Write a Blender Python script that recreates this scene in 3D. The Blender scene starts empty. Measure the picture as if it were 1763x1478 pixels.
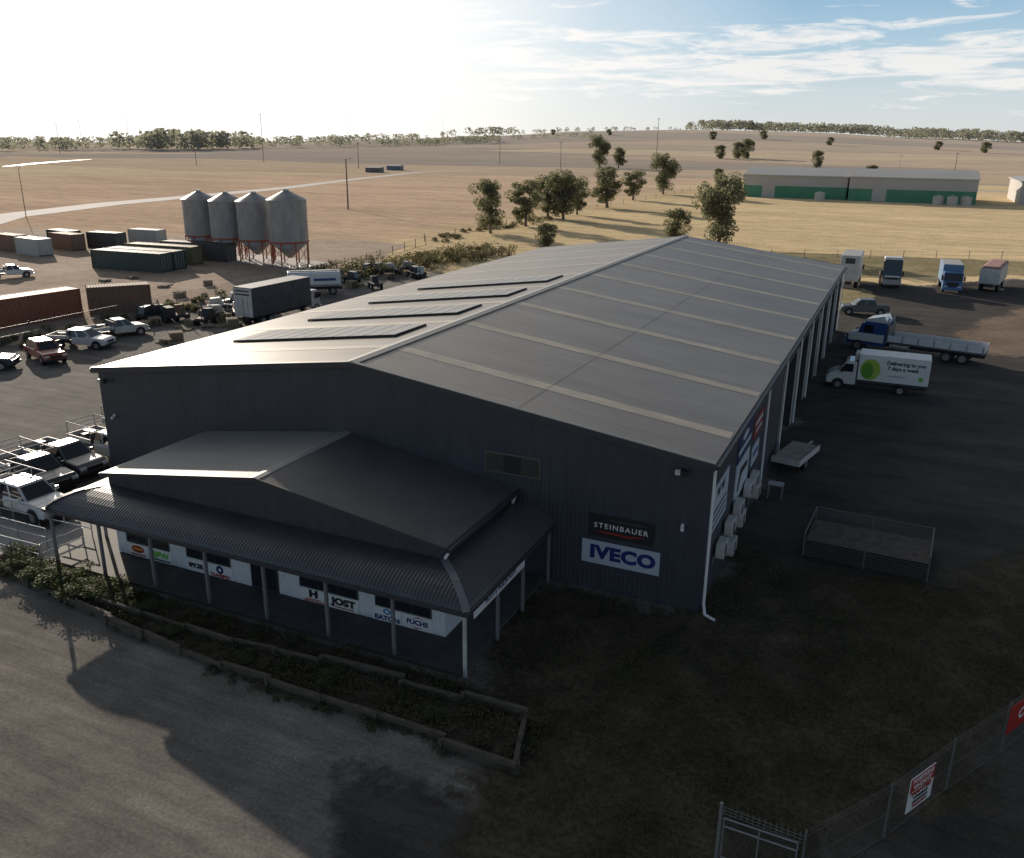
import bpy, math, random
from mathutils import Vector, Matrix, noise as mnoise
random.seed(7)
R=random
S=bpy.context.scene
COL=S.collection
S.view_settings.view_transform='Standard'
try: S.view_settings.look='None'
except Exception: pass
S.view_settings.exposure=0
rad=math.radians
# ------------------------------------------------------------------ materials
MATS={}
def noisecol(nt,src,a,b,scale,detail,streak=None,stretch=None):
    N=nt.nodes; L=nt.links
    s2=src
    if stretch:
        mp=N.new("ShaderNodeMapping"); mp.inputs["Scale"].default_value=stretch; L.new(src,mp.inputs["Vector"]); s2=mp.outputs[0]
    n=N.new("ShaderNodeTexNoise"); n.inputs["Scale"].default_value=scale; n.inputs["Detail"].default_value=detail; n.inputs["Roughness"].default_value=.65
    L.new(s2,n.inputs["Vector"])
    cr=N.new("ShaderNodeValToRGB"); cr.color_ramp.elements[0].position=.32; cr.color_ramp.elements[1].position=.68
    cr.color_ramp.elements[0].color=(*a,1); cr.color_ramp.elements[1].color=(*b,1)
    L.new(n.outputs["Fac"],cr.inputs[0]); col=cr.outputs[0]
    for st in (streak or []):
        mp=N.new("ShaderNodeMapping"); mp.inputs["Rotation"].default_value=(0,0,st[1]); mp.inputs["Scale"].default_value=st[0]; L.new(src,mp.inputs["Vector"])
        ns=N.new("ShaderNodeTexNoise"); ns.inputs["Scale"].default_value=st[2]; ns.inputs["Detail"].default_value=8; ns.inputs["Roughness"].default_value=.7; L.new(mp.outputs[0],ns.inputs["Vector"])
        mr=N.new("ShaderNodeMapRange"); mr.inputs[1].default_value=.35; mr.inputs[2].default_value=.65; mr.inputs[3].default_value=st[3]; mr.inputs[4].default_value=st[4]; L.new(ns.outputs["Fac"],mr.inputs[0])
        mu=N.new("ShaderNodeVectorMath"); mu.operation='SCALE'; L.new(col,mu.inputs[0]); L.new(mr.outputs[0],mu.inputs[3]); col=mu.outputs[0]
    return col
def mat(name,c,rough=.6,metal=0.,var=0.,scale=3.,bump=0.,bscale=None,c2=None,stretch=None,coat=0.,wave=None,detail=6,spec=None,trans=0.,streak=None,bdist=.05):
    if name in MATS: return MATS[name]
    m=bpy.data.materials.new(name); m.use_nodes=True
    nt=m.node_tree; N=nt.nodes; L=nt.links
    p=N["Principled BSDF"]; out=N["Material Output"]
    p.inputs["Roughness"].default_value=rough; p.inputs["Metallic"].default_value=metal
    if spec is not None: p.inputs["Specular IOR Level"].default_value=spec
    p.inputs["Base Color"].default_value=(*c,1)
    if coat: p.inputs["Coat Weight"].default_value=coat
    tc=N.new("ShaderNodeTexCoord"); src=tc.outputs["Object"]
    if var or c2:
        if c2: a,b=c,c2
        else:
            a=[max(0,x*(1-var)) for x in c]; b=[min(1,x*(1+var)) for x in c]
        L.new(noisecol(nt,src,a,b,scale,detail,streak,stretch),p.inputs["Base Color"])
    last=None
    if bump:
        n2=N.new("ShaderNodeTexNoise"); n2.inputs["Scale"].default_value=bscale or scale*6; n2.inputs["Detail"].default_value=5; n2.inputs["Roughness"].default_value=.7
        L.new(src,n2.inputs["Vector"])
        b=N.new("ShaderNodeBump"); b.inputs["Strength"].default_value=min(1,bump); b.inputs["Distance"].default_value=bdist
        L.new(n2.outputs["Fac"],b.inputs["Height"]); last=b
    if wave:
        ax,per,st,dep=wave
        sx=N.new("ShaderNodeSeparateXYZ"); L.new(src,sx.inputs[0])
        mu=N.new("ShaderNodeMath"); mu.operation='MULTIPLY'; mu.inputs[1].default_value=2*math.pi/per
        if ax=='XY':
            ad=N.new("ShaderNodeMath"); ad.operation='ADD'; L.new(sx.outputs[0],ad.inputs[0]); L.new(sx.outputs[1],ad.inputs[1]); L.new(ad.outputs[0],mu.inputs[0])
        else: L.new(sx.outputs['XYZ'.index(ax)],mu.inputs[0])
        si=N.new("ShaderNodeMath"); si.operation='SINE'; L.new(mu.outputs[0],si.inputs[0])
        b2=N.new("ShaderNodeBump"); b2.inputs["Strength"].default_value=st; b2.inputs["Distance"].default_value=dep
        L.new(si.outputs[0],b2.inputs["Height"])
        if last: L.new(last.outputs[0],b2.inputs["Normal"])
        last=b2
    if last: L.new(last.outputs[0],p.inputs["Normal"])
    if trans:
        tr=N.new("ShaderNodeBsdfTranslucent"); tr.inputs[0].default_value=(c[0]*1.9,c[1]*2.0,c[2]*1.5,1)
        mx=N.new("ShaderNodeMixShader"); mx.inputs[0].default_value=trans
        L.new(p.outputs[0],mx.inputs[1]); L.new(tr.outputs[0],mx.inputs[2]); L.new(mx.outputs[0],out.inputs[0])
    MATS[name]=m
    return m
def mesh_wire_mat(name,c,per=.07,th=.08):
    m=bpy.data.materials.new(name); m.use_nodes=True; nt=m.node_tree; N=nt.nodes; L=nt.links
    p=N["Principled BSDF"]; p.inputs["Base Color"].default_value=(*c,1); p.inputs["Metallic"].default_value=.6; p.inputs["Roughness"].default_value=.5
    tc=N.new("ShaderNodeTexCoord"); sx=N.new("ShaderNodeSeparateXYZ"); L.new(tc.outputs["Object"],sx.inputs[0])
    outs=[]
    for op in ('ADD','SUBTRACT'):
        a=N.new("ShaderNodeMath"); a.operation=op; L.new(sx.outputs[0],a.inputs[0]); L.new(sx.outputs[2],a.inputs[1])
        d=N.new("ShaderNodeMath"); d.operation='DIVIDE'; d.inputs[1].default_value=per; L.new(a.outputs[0],d.inputs[0])
        f=N.new("ShaderNodeMath"); f.operation='FRACT'; L.new(d.outputs[0],f.inputs[0])
        l=N.new("ShaderNodeMath"); l.operation='LESS_THAN'; l.inputs[1].default_value=th; L.new(f.outputs[0],l.inputs[0]); outs.append(l)
    mx=N.new("ShaderNodeMath"); mx.operation='MAXIMUM'; L.new(outs[0].outputs[0],mx.inputs[0]); L.new(outs[1].outputs[0],mx.inputs[1])
    L.new(mx.outputs[0],p.inputs["Alpha"]); return m
def field_mat():
    m=bpy.data.materials.new("dry_paddock"); m.use_nodes=True; nt=m.node_tree; N=nt.nodes; L=nt.links
    p=N["Principled BSDF"]; p.inputs["Roughness"].default_value=1.; p.inputs["Specular IOR Level"].default_value=.0
    g=N.new("ShaderNodeNewGeometry")
    nd=N.new("ShaderNodeTexNoise"); nd.inputs["Scale"].default_value=.006; L.new(g.outputs["Position"],nd.inputs["Vector"])
    vs_=N.new("ShaderNodeVectorMath"); vs_.operation='MULTIPLY_ADD'; L.new(nd.outputs["Color"],vs_.inputs[0]); vs_.inputs[1].default_value=(60,60,0); L.new(g.outputs["Position"],vs_.inputs[2])
    mp=N.new("ShaderNodeMapping"); mp.inputs["Rotation"].default_value=(0,0,.45); mp.inputs["Scale"].default_value=(1/520,1/190,0); L.new(vs_.outputs[0],mp.inputs[0])
    v=N.new("ShaderNodeTexVoronoi"); v.inputs["Scale"].default_value=1.; v.inputs["Randomness"].default_value=.8; v.distance='CHEBYCHEV'; L.new(mp.outputs[0],v.inputs["Vector"])
    cr=N.new("ShaderNodeValToRGB"); e=cr.color_ramp; e.interpolation='CONSTANT'
    cols=[(.56,.43,.30),(.36,.30,.245),(.66,.53,.345),(.31,.275,.24),(.48,.385,.285)]
    e.elements[0].color=(*cols[0],1); e.elements[1].position=.2; e.elements[1].color=(*cols[1],1)
    for i,c in enumerate(cols[2:]):
        q=e.elements.new(.4+.2*i); q.color=(*c,1)
    sc=N.new("ShaderNodeSeparateColor"); L.new(v.outputs["Color"],sc.inputs[0]); L.new(sc.outputs[0],cr.inputs[0])
    sx=N.new("ShaderNodeSeparateXYZ"); L.new(g.outputs["Position"],sx.inputs[0])
    mr=N.new("ShaderNodeMapRange"); mr.inputs[1].default_value=-95; mr.inputs[2].default_value=-75; L.new(sx.outputs[0],mr.inputs[0])
    mn=N.new("ShaderNodeMix"); mn.data_type='RGBA'; mn.inputs[6].default_value=(.66,.475,.335,1); mn.inputs[7].default_value=(.76,.585,.33,1); L.new(mr.outputs[0],mn.inputs[0])
    ln=N.new("ShaderNodeVectorMath"); ln.operation='LENGTH'; L.new(g.outputs["Position"],ln.inputs[0])
    mr2=N.new("ShaderNodeMapRange"); mr2.inputs[1].default_value=452; mr2.inputs[2].default_value=460; L.new(ln.outputs["Value"],mr2.inputs[0])
    mx=N.new("ShaderNodeMix"); mx.data_type='RGBA'; L.new(mr2.outputs[0],mx.inputs[0]); L.new(mn.outputs[2],mx.inputs[6]); L.new(cr.outputs[0],mx.inputs[7])
    col=mx.outputs[2]
    for sc_,lo,hi,sv,ro in ((.010,.80,1.12,(1,3.2,1),.5),(.05,.82,1.12,(1,4,1),.3),(.25,.85,1.13,(1,1.5,1),0),(2.2,.75,1.25,(1,1,1),0)):
        mpp=N.new("ShaderNodeMapping"); mpp.inputs["Scale"].default_value=sv; mpp.inputs["Rotation"].default_value=(0,0,ro); L.new(g.outputs["Position"],mpp.inputs[0])
        n=N.new("ShaderNodeTexNoise"); n.inputs["Scale"].default_value=sc_; n.inputs["Detail"].default_value=7; n.inputs["Roughness"].default_value=.68; L.new(mpp.outputs[0],n.inputs["Vector"])
        r=N.new("ShaderNodeMapRange"); r.inputs[1].default_value=.35; r.inputs[2].default_value=.65; r.inputs[3].default_value=lo; r.inputs[4].default_value=hi; L.new(n.outputs["Fac"],r.inputs[0])
        mu=N.new("ShaderNodeVectorMath"); mu.operation='SCALE'; L.new(col,mu.inputs[0]); L.new(r.outputs[0],mu.inputs[3]); col=mu.outputs[0]
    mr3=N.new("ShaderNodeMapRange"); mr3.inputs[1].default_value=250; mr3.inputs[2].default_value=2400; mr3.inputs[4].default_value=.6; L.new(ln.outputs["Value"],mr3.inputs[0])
    mh=N.new("ShaderNodeMix"); mh.data_type='RGBA'; L.new(mr3.outputs[0],mh.inputs[0]); L.new(col,mh.inputs[6]); mh.inputs[7].default_value=(.64,.57,.52,1)  # haze painted in: paddock colour pales with distance
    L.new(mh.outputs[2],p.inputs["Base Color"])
    p.inputs["Sheen Weight"].default_value=.08; p.inputs["Sheen Roughness"].default_value=.6; p.inputs["Sheen Tint"].default_value=(1,.88,.76,1)
    return m
GR=dict(a=(.158,.146,.132),b=(.25,.229,.205),scale=.5,detail=12,streak=[((.12,1.6,1),.45,1.0,.7,1.18),((1,1,1),0,9,.74,1.22),((1,1,1),0,.12,.8,1.15)])
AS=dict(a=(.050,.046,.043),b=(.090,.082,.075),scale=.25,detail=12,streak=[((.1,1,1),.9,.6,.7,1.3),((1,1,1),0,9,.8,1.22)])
VG=dict(a=(.038,.037,.023),b=(.092,.075,.05),scale=.4,detail=14,streak=[((1,1,1),0,5,.6,1.4),((1,1,1),0,.9,.7,1.35)])
DT=dict(a=(.15,.11,.083),b=(.30,.225,.165),scale=.15,detail=10,streak=[((1,1,1),0,2,.8,1.2)])
def zone_mat():
    m=bpy.data.materials.new("yard_surface"); m.use_nodes=True; nt=m.node_tree; N=nt.nodes; L=nt.links
    p=N["Principled BSDF"]; p.inputs["Roughness"].default_value=.95; p.inputs["Specular IOR Level"].default_value=.12
    tc=N.new("ShaderNodeTexCoord"); src=tc.outputs["Object"]
    at=N.new("ShaderNodeAttribute"); at.attribute_name="zone"; sp=N.new("ShaderNodeSeparateColor"); L.new(at.outputs["Color"],sp.inputs[0])
    nz=N.new("ShaderNodeTexNoise"); nz.inputs["Scale"].default_value=1.3; nz.inputs["Detail"].default_value=10; nz.inputs["Roughness"].default_value=.7; L.new(src,nz.inputs["Vector"])
    col=noisecol(nt,src,**GR)
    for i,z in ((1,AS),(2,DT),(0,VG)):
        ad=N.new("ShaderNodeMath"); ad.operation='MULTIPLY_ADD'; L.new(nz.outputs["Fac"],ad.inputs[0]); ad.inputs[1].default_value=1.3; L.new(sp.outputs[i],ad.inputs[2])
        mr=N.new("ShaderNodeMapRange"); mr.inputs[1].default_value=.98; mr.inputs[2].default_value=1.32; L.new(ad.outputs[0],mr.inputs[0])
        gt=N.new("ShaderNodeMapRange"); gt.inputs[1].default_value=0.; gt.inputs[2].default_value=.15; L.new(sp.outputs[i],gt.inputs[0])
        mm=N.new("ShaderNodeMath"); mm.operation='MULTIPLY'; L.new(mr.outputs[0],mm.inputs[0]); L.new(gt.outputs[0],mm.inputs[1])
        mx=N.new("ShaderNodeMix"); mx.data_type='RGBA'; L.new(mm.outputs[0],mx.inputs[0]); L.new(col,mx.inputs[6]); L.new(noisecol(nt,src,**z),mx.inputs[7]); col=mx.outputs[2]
    L.new(col,p.inputs["Base Color"])
    n2=N.new("ShaderNodeTexNoise"); n2.inputs["Scale"].default_value=26; n2.inputs["Detail"].default_value=5; n2.inputs["Roughness"].default_value=.7; L.new(src,n2.inputs["Vector"])
    b=N.new("ShaderNodeBump"); b.inputs["Strength"].default_value=.8; b.inputs["Distance"].default_value=.025; L.new(n2.outputs["Fac"],b.inputs["Height"]); L.new(b.outputs[0],p.inputs["Normal"])
    return m
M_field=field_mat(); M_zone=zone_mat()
M_gravel=mat("gravel",GR['a'],.95,c2=GR['b'],scale=.5,bump=.8,bscale=26,detail=12,spec=.12,bdist=.025,streak=GR['streak'])
M_dirt=mat("red_dirt",(.34,.25,.185),1,c2=(.49,.385,.295),scale=.08,bump=.6,bscale=6,detail=9,spec=.1,streak=[((1,1,1),0,1.5,.8,1.2),((1,1,1),0,.3,.8,1.15)])
M_verge2=mat("side_grass",(.20,.185,.095),1,c2=(.46,.37,.22),scale=.12,bump=1,bscale=8,detail=12,spec=.05,streak=[((1,1,1),0,1.5,.75,1.25)])
M_road=mat("pale_road",(.50,.475,.45),.9,var=.12,scale=.05)
M_conc=mat("concrete",(.36,.345,.32),.85,var=.15,scale=.8,bump=.2,bscale=20,bdist=.01)
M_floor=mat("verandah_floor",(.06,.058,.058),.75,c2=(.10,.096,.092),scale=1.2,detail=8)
M_bed=mat("garden_soil",(.04,.034,.025),1,c2=(.085,.07,.045),scale=2,bump=1,bscale=20)
M_sleeper=mat("weathered_timber",(.06,.05,.04),.9,c2=(.13,.108,.085),scale=3,bump=.5,bscale=20,stretch=(1,1,6),bdist=.02)
M_wall=mat("charcoal_sheet_wall",(.047,.052,.065),.5,var=.14,scale=.5,wave=('XY',.2,.35,.02),streak=[((2,2,.15),0,1.5,.88,1.12)])
M_roof=mat("grey_sheet_roof",(.19,.172,.154),.42,c2=(.25,.227,.204),scale=.25,wave=('Y',.2,.2,.015),metal=.25,detail=9,stretch=(.35,1.5,1),streak=[((.12,3.5,1),0,1.4,.84,1.13),((1,1,1),0,.08,.9,1.1)])
M_sky=mat("skylight_sheet",(.46,.41,.33),.5,c2=(.33,.295,.245),scale=.6,wave=('Y',.2,.1,.015),streak=[((.4,2,1),0,1.2,.85,1.15)])
M_joint=mat("lap_joint",(.165,.146,.13),.6,c2=(.22,.20,.18),scale=2.5,stretch=(1,.4,1))
M_cap=mat("roof_flashing",(.34,.33,.31),.45,metal=.2,var=.08)
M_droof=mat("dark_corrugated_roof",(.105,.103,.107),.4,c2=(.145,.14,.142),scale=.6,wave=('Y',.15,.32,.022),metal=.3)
M_droofw=mat("sunlit_corrugated_roof",(.27,.26,.25),.6,c2=(.34,.325,.31),scale=.6,wave=('Y',.15,.2,.015),metal=.1,stretch=(.3,1.5,1))  # paler copy of the office roof sheet, left-slope sun glare put into its colour
M_droofx=mat("dark_corrugated_verandah",(.06,.064,.075),.42,c2=(.09,.094,.104),scale=.6,wave=('X',.15,.32,.022),metal=.25)
M_trim=mat("charcoal_trim",(.048,.05,.057),.45,var=.1)
M_white=mat("white_paint",(.78,.78,.77),.4,var=.05,scale=1.5)
M_whsheet=mat("white_sheet_wall",(.70,.72,.75),.5,var=.06,wave=('X',.2,.6,.02))
M_wdirty=mat("dirty_white_paint",(.55,.54,.52),.5,var=.2,scale=1.2)
M_glass=mat("dark_glass",(.02,.024,.03),.06,spec=.8)
M_black=mat("black_paint",(.02,.02,.022),.45)
M_tyre=mat("tyre_rubber",(.022,.022,.022),.85)
M_rim=mat("wheel_rim",(.4,.4,.41),.35,metal=.7)
M_galv=mat("galvanised_steel",(.42,.43,.44),.45,metal=.6,var=.15,scale=4)
M_dgalv=mat("dull_steel",(.14,.145,.15),.55,metal=.4,var=.2,scale=4)
M_chassis=mat("chassis_black",(.035,.035,.038),.6)
M_red=mat("red_paint",(.42,.03,.02),.4); M_blue=mat("blue_paint",(.03,.08,.24),.35)
M_navy=mat("navy_ink",(.015,.022,.16),.5); M_green=mat("bright_green",(.16,.5,.05),.45); M_dkgreen=mat("sheet_green",(.07,.25,.15),.55,var=.12,scale=.2)
M_beige=mat("beige_sheet",(.47,.45,.425),.6,var=.06,scale=.1); M_pale=mat("pale_roof",(.5,.48,.45),.45,var=.08,scale=.05)
M_orange=mat("rust_orange_steel",(.36,.13,.07),.6,c2=(.26,.095,.06),scale=.5,wave=('X',.28,1,.05))
M_brown=mat("rust_brown_steel",(.27,.15,.10),.7,c2=(.18,.11,.08),scale=.8,wave=('X',.28,1,.05))
M_cgreen=mat("container_green",(.055,.085,.075),.6,var=.2,wave=('X',.28,1,.05))
M_olive=mat("container_olive",(.17,.145,.08),.6,var=.2,wave=('X',.28,1,.05))
M_cwhite=mat("container_white",(.5,.5,.48),.55,var=.1,wave=('X',.28,1,.05))
M_cdark=mat("container_dark",(.07,.072,.076),.6,var=.25,scale=1,wave=('X',.28,.5,.03))
M_silo=mat("zinc_sheet",(.31,.305,.30),.48,metal=.3,var=.2,scale=.8,stretch=(1,1,.4),wave=('Z',.76,.12,.04))
M_silored=mat("silo_red_steel",(.36,.07,.04),.5)
M_solar=mat("solar_cell",(.085,.082,.08),.3,spec=.7,c2=(.12,.115,.11),scale=.8)
M_leaf=mat("eucalypt_leaf",(.13,.13,.09),.7,c2=(.185,.18,.125),scale=.4,trans=.45)
M_leaf2=mat("shrub_leaf",(.05,.066,.022),.7,c2=(.11,.12,.045),scale=1.5,trans=.3)
M_dryleaf=mat("dry_weed",(.13,.115,.07),.9,c2=(.065,.065,.038),scale=1,trans=.25)
M_scrub=mat("bed_scrub",(.055,.058,.028),.9,c2=(.13,.108,.06),scale=.8,trans=.2)
M_far=mat("distant_wood",(.26,.25,.225),.9,c2=(.33,.315,.285),scale=.02,trans=.3)  # lightened, distance haze put into the leaf colour
M_bark=mat("eucalypt_bark",(.24,.21,.18),.9,c2=(.14,.12,.1),scale=4,bump=.4)
M_pole=mat("timber_pole",(.17,.15,.13),.9)
M_silver=mat("dusty_silver_paint",(.17,.17,.175),.35,metal=.4); M_dkgrey=mat("dark_grey_paint",(.05,.06,.065),.3,coat=.4)
M_carwhite=mat("car_white_paint",(.68,.68,.68),.25,coat=.5); M_redcar=mat("dull_red_car_paint",(.3,.05,.04),.3,coat=.4)
M_lamp=mat("headlamp_lens",(.6,.62,.65),.1)
M_link=mesh_wire_mat("chain_link",(.22,.22,.22))
M_pallet=mat("pallet_timber",(.3,.24,.17),.9,var=.25)
M_water=mat("pond_water",(.12,.13,.14),.55)
# ------------------------------------------------------------------ helpers
import bmesh
class MB:
    def __init__(s): s.v=[];s.f=[];s.m=[];s.mats=[]
    def mi(s,m):
        if m not in s.mats: s.mats.append(m)
        return s.mats.index(m)
    def add(s,vs,fs,m):
        o=len(s.v); s.v+= [tuple(v) for v in vs]; k=s.mi(m)
        for f in fs: s.f.append([o+i for i in f]); s.m.append(k)
    def hexa(s,b,t,m): s.add(list(b)+list(t),[(3,2,1,0),(4,5,6,7),(0,1,5,4),(1,2,6,5),(2,3,7,6),(3,0,4,7)],m); return s
    def box(s,x0,x1,y0,y1,z0,z1,m):
        return s.hexa([(x0,y0,z0),(x1,y0,z0),(x1,y1,z0),(x0,y1,z0)],[(x0,y0,z1),(x1,y0,z1),(x1,y1,z1),(x0,y1,z1)],m)
    def fr(s,b,t,z0,z1,m):
        return s.hexa([(b[0],-b[2],z0),(b[1],-b[2],z0),(b[1],b[2],z0),(b[0],b[2],z0)],[(t[0],-t[2],z1),(t[1],-t[2],z1),(t[1],t[2],z1),(t[0],t[2],z1)],m)
    def prism(s,prof,y0,y1,m,ax='y'):
        n=len(prof)
        P=(lambda a,y,c:(a,y,c)) if ax=='y' else (lambda a,y,c:(y,a,c))
        vs=[P(a,y0,c) for a,c in prof]+[P(a,y1,c) for a,c in prof]
        fs=[tuple(range(n)),tuple(range(2*n-1,n-1,-1))]+[(i,i+n,(i+1)%n+n,(i+1)%n) for i in range(n)]
        s.add(vs,fs,m); return s
    def cyl(s,p0,p1,r0,r1=None,n=10,m=None,caps=True):
        r1=r0 if r1 is None else r1
        a=Vector(p0);b=Vector(p1);d=(b-a).normalized(); u=d.orthogonal().normalized(); w=d.cross(u)
        vs=[a+(u*math.cos(2*math.pi*i/n)+w*math.sin(2*math.pi*i/n))*r0 for i in range(n)]+[b+(u*math.cos(2*math.pi*i/n)+w*math.sin(2*math.pi*i/n))*r1 for i in range(n)]
        fs=[(i,(i+1)%n,(i+1)%n+n,i+n) for i in range(n)]
        if caps: fs+= [tuple(range(n-1,-1,-1)),tuple(range(n,2*n))]
        s.add(vs,fs,m); return s
    def quad(s,pts,m): s.add(pts,[tuple(range(len(pts)))],m); return s
    def make(s,name,parent=None,loc=(0,0,0),rot=0,bevel=0,smooth=False,fix=True):
        me=bpy.data.meshes.new(name); me.from_pydata(s.v,[],s.f)
        for m in s.mats: me.materials.append(m)
        me.polygons.foreach_set("material_index",s.m)
        if fix:
            bm=bmesh.new(); bm.from_mesh(me); bmesh.ops.recalc_face_normals(bm,faces=bm.faces); bm.to_mesh(me); bm.free()
        if smooth: me.polygons.foreach_set("use_smooth",[True]*len(me.polygons))
        me.update()
        o=bpy.data.objects.new(name,me); COL.objects.link(o); o.location=loc; o.rotation_euler=(0,0,rot)
        if parent: o.parent=parent
        if bevel:
            b=o.modifiers.new("bevel","BEVEL"); b.width=bevel; b.segments=2; b.limit_method='ANGLE'
        return o
def tag(o,label=None,cat=None,kind=None,group=None):
    if label: o["label"]=label
    if cat: o["category"]=cat
    if kind: o["kind"]=kind
    if group: o["group"]=group
    return o
def empty(name,loc=(0,0,0),rot=0,**k):
    o=bpy.data.objects.new(name,None); COL.objects.link(o); o.location=loc; o.rotation_euler=(0,0,rot); o.empty_display_size=.2; return tag(o,**k)
def clone(src,loc,rot=None,scale=None,label=None,parent=None,name=None):
    c=src.copy(); COL.objects.link(c)
    if parent is None:
        c.location=loc
        if rot is not None: c.rotation_euler=(0,0,rot)
        if scale is not None: c.scale=scale if isinstance(scale,tuple) else (scale,)*3
        if label: c["label"]=label
    else: c.parent=parent
    for ch in src.children: clone(ch,None,parent=c)
    return c
def text(s,size,right,up,org,m,parent=None,name="lettering",bold=.0,align='CENTER',sx=1.,space=1.):
    cu=bpy.data.curves.new("t","FONT"); cu.body=s; cu.size=size; cu.align_x=align; cu.align_y='CENTER'; cu.offset=bold; cu.extrude=.004; cu.space_character=space
    cu.resolution_u=3
    t=bpy.data.objects.new("t",cu); COL.objects.link(t)
    dg=bpy.context.evaluated_depsgraph_get(); me=bpy.data.meshes.new_from_object(t.evaluated_get(dg))
    bpy.data.objects.remove(t); bpy.data.curves.remove(cu)
    me.name=name; me.materials.clear(); me.materials.append(m)
    o=bpy.data.objects.new(name,me); COL.objects.link(o)
    r=Vector(right).normalized();u=Vector(up).normalized();n=r.cross(u)
    M=Matrix((( r.x*sx,u.x,n.x,org[0]),(r.y*sx,u.y,n.y,org[1]),(r.z*sx,u.z,n.z,org[2]),(0,0,0,1)))
    if parent: o.parent=parent
    o.matrix_local=M
    return o
def sheet(name,pts,z,m,wob=0.):
    if wob:
        P=[]; rr=random.Random(len(pts)+int(z*1e4))
        for i,(x,y) in enumerate(pts):
            x2,y2=pts[(i+1)%len(pts)]; n=max(1,int(math.hypot(x2-x,y2-y)/1.2))
            for k in range(n):
                t=k/n; P.append((x+(x2-x)*t+(rr.uniform(-wob,wob) if k else 0),y+(y2-y)*t+(rr.uniform(-wob,wob) if k else 0)))
        pts=P
    b=MB(); b.quad([(x,y,z) for x,y in pts],m); o=b.make(name); 
    if o.data.polygons[0].normal.z<0: o.data.flip_normals()
    return tag(o,kind="structure")
def ribbon(name,pts,w,z,m):
    b=MB(); L=[];Rr=[]
    for i,p in enumerate(pts):
        a=Vector(pts[max(0,i-1)][:2]);c=Vector(pts[min(len(pts)-1,i+1)][:2]);d=(c-a).normalized();n=Vector((-d.y,d.x)); ww=p[2] if len(p)>2 else w
        L.append((p[0]+n.x*ww/2,p[1]+n.y*ww/2,z)); Rr.append((p[0]-n.x*ww/2,p[1]-n.y*ww/2,z))
    for i in range(len(pts)-1): b.quad([Rr[i],Rr[i+1],L[i+1],L[i]],m)
    return tag(b.make(name,fix=False),kind="structure")
def inpoly(x,y,P):
    c=False; n=len(P); j=n-1
    for i in range(n):
        x1,y1=P[i];x2,y2=P[j]
        if (y1>y)!=(y2>y) and x<(x2-x1)*(y-y1)/(y2-y1)+x1: c=not c
        j=i
    return c
# ------------------------------------------------------------------ terrain
CX,CY=5.709,-31.283
def top_h(az):
    pts=[(-40,12),(-20,15),(-8,24),(0,34),(6,43),(13,46),(20,43),(26,32),(32,18),(38,9),(46,4),(60,1),(90,0)]
    if az<=pts[0][0]: return pts[0][1]
    for (a,h),(b,k) in zip(pts,pts[1:]):
        if a<=az<=b:
            t=(az-a)/(b-a); t=t*t*(3-2*t); return h+(k-h)*t
    return 0
def hgt(x,y):
    d=math.hypot(x,y)
    if d<650 or y<-200: return 0
    az=math.degrees(math.atan2(-x,y)); t=min(1,(d-650)/1650); t=t*t*(3-2*t)
    return top_h(az)*t + t*2.5*math.sin(x*.006+1)*math.cos(y*.0047)
b=MB(); rs=[0,60,120,200,300,400,520,650]+[650+110*i for i in range(1,17)]+[2700,3200,4200,6000]
azs=[-180+i*6 for i in range(24)]+[-36+i*1.5 for i in range(72)]+[72+i*6 for i in range(18)]
nA=len(azs); vs=[(0,0,0)]
for r_ in rs[1:]:
    for a in azs:
        x=-math.sin(rad(a))*r_;y=math.cos(rad(a))*r_; z=hgt(x,y)
        if r_>2600: z-= (r_-2500)*.012
        vs.append((x,y,z))
fs=[(0,1+(i+1)%nA,1+i) for i in range(nA)]
for k in range(len(rs)-2):
    for i in range(nA):
        j=(i+1)%nA; o=1+k*nA; fs.append((o+i,o+j,o+nA+j,o+nA+i))
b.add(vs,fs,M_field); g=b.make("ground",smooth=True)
if g.data.polygons[0].normal.z<0: g.data.flip_normals()
tag(g,kind="structure")
sheet("container_lot_ground",[(-67,-5),(-67,75),(-76,104),(-84,108),(-110,100),(-160,92),(-170,60),(-120,10)],.006,M_dirt,.5)
sheet("gravel_yard",[(-67,-90),(75,-90),(75,28),(46,72),(36,104),(20,112),(8,98),(-5,96),(-5,84),(-30,80),(-55,78),(-67,66)],.012,M_gravel)
sheet("side_grass_strip",[(-22,88),(-5,98),(6,106),(20,116),(40,108),(60,112),(60,140),(-20,128),(-40,110)],.008,M_verge2,.6)
sheet("grass_island",[(-1.5,72),(1.2,74),(2.8,86),(1,92),(-2,90)],.03,M_verge2,.3)
ZV=[(-4,-12.2),(-3.4,-15.5),(2.5,-15.4),(5.5,-12.9),(9.4,-7),(14,1),(24,21),(16,16.5),(9.2,7.2),(3,5.6),(-.2,9),(-.2,-.1),(-7,-.1),(-6.4,-8.4),(-3.4,-8.9)]
ZA=[(-.2,3),(5,4),(12,3),(5.3,-12.8),(2,-14),(-4,-13.2),(-8,-13.2),(-7,-15.5),(-4.5,-18),(3,-24),(9,-60),(74,-60),(74,26),(45,71),(35,103),(20,111),(8,97),(-4.5,95),(-4.5,70),(-.2,62)]  # front-left corner runs dark surface into the building's shadow, deepening that shade by colour
ZD=[(11.5,57),(22,58),(36,66),(36,80),(28,92),(19,84),(12.5,70)]
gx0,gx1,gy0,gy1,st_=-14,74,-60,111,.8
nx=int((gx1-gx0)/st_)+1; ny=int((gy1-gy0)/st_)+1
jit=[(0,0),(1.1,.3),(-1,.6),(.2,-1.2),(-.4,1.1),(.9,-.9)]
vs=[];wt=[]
YP=[(-67,-90),(75,-90),(75,28),(46,72),(36,104),(20,112),(8,98),(-5,96),(-5,84),(-30,80),(-55,78),(-67,66)]
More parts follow.
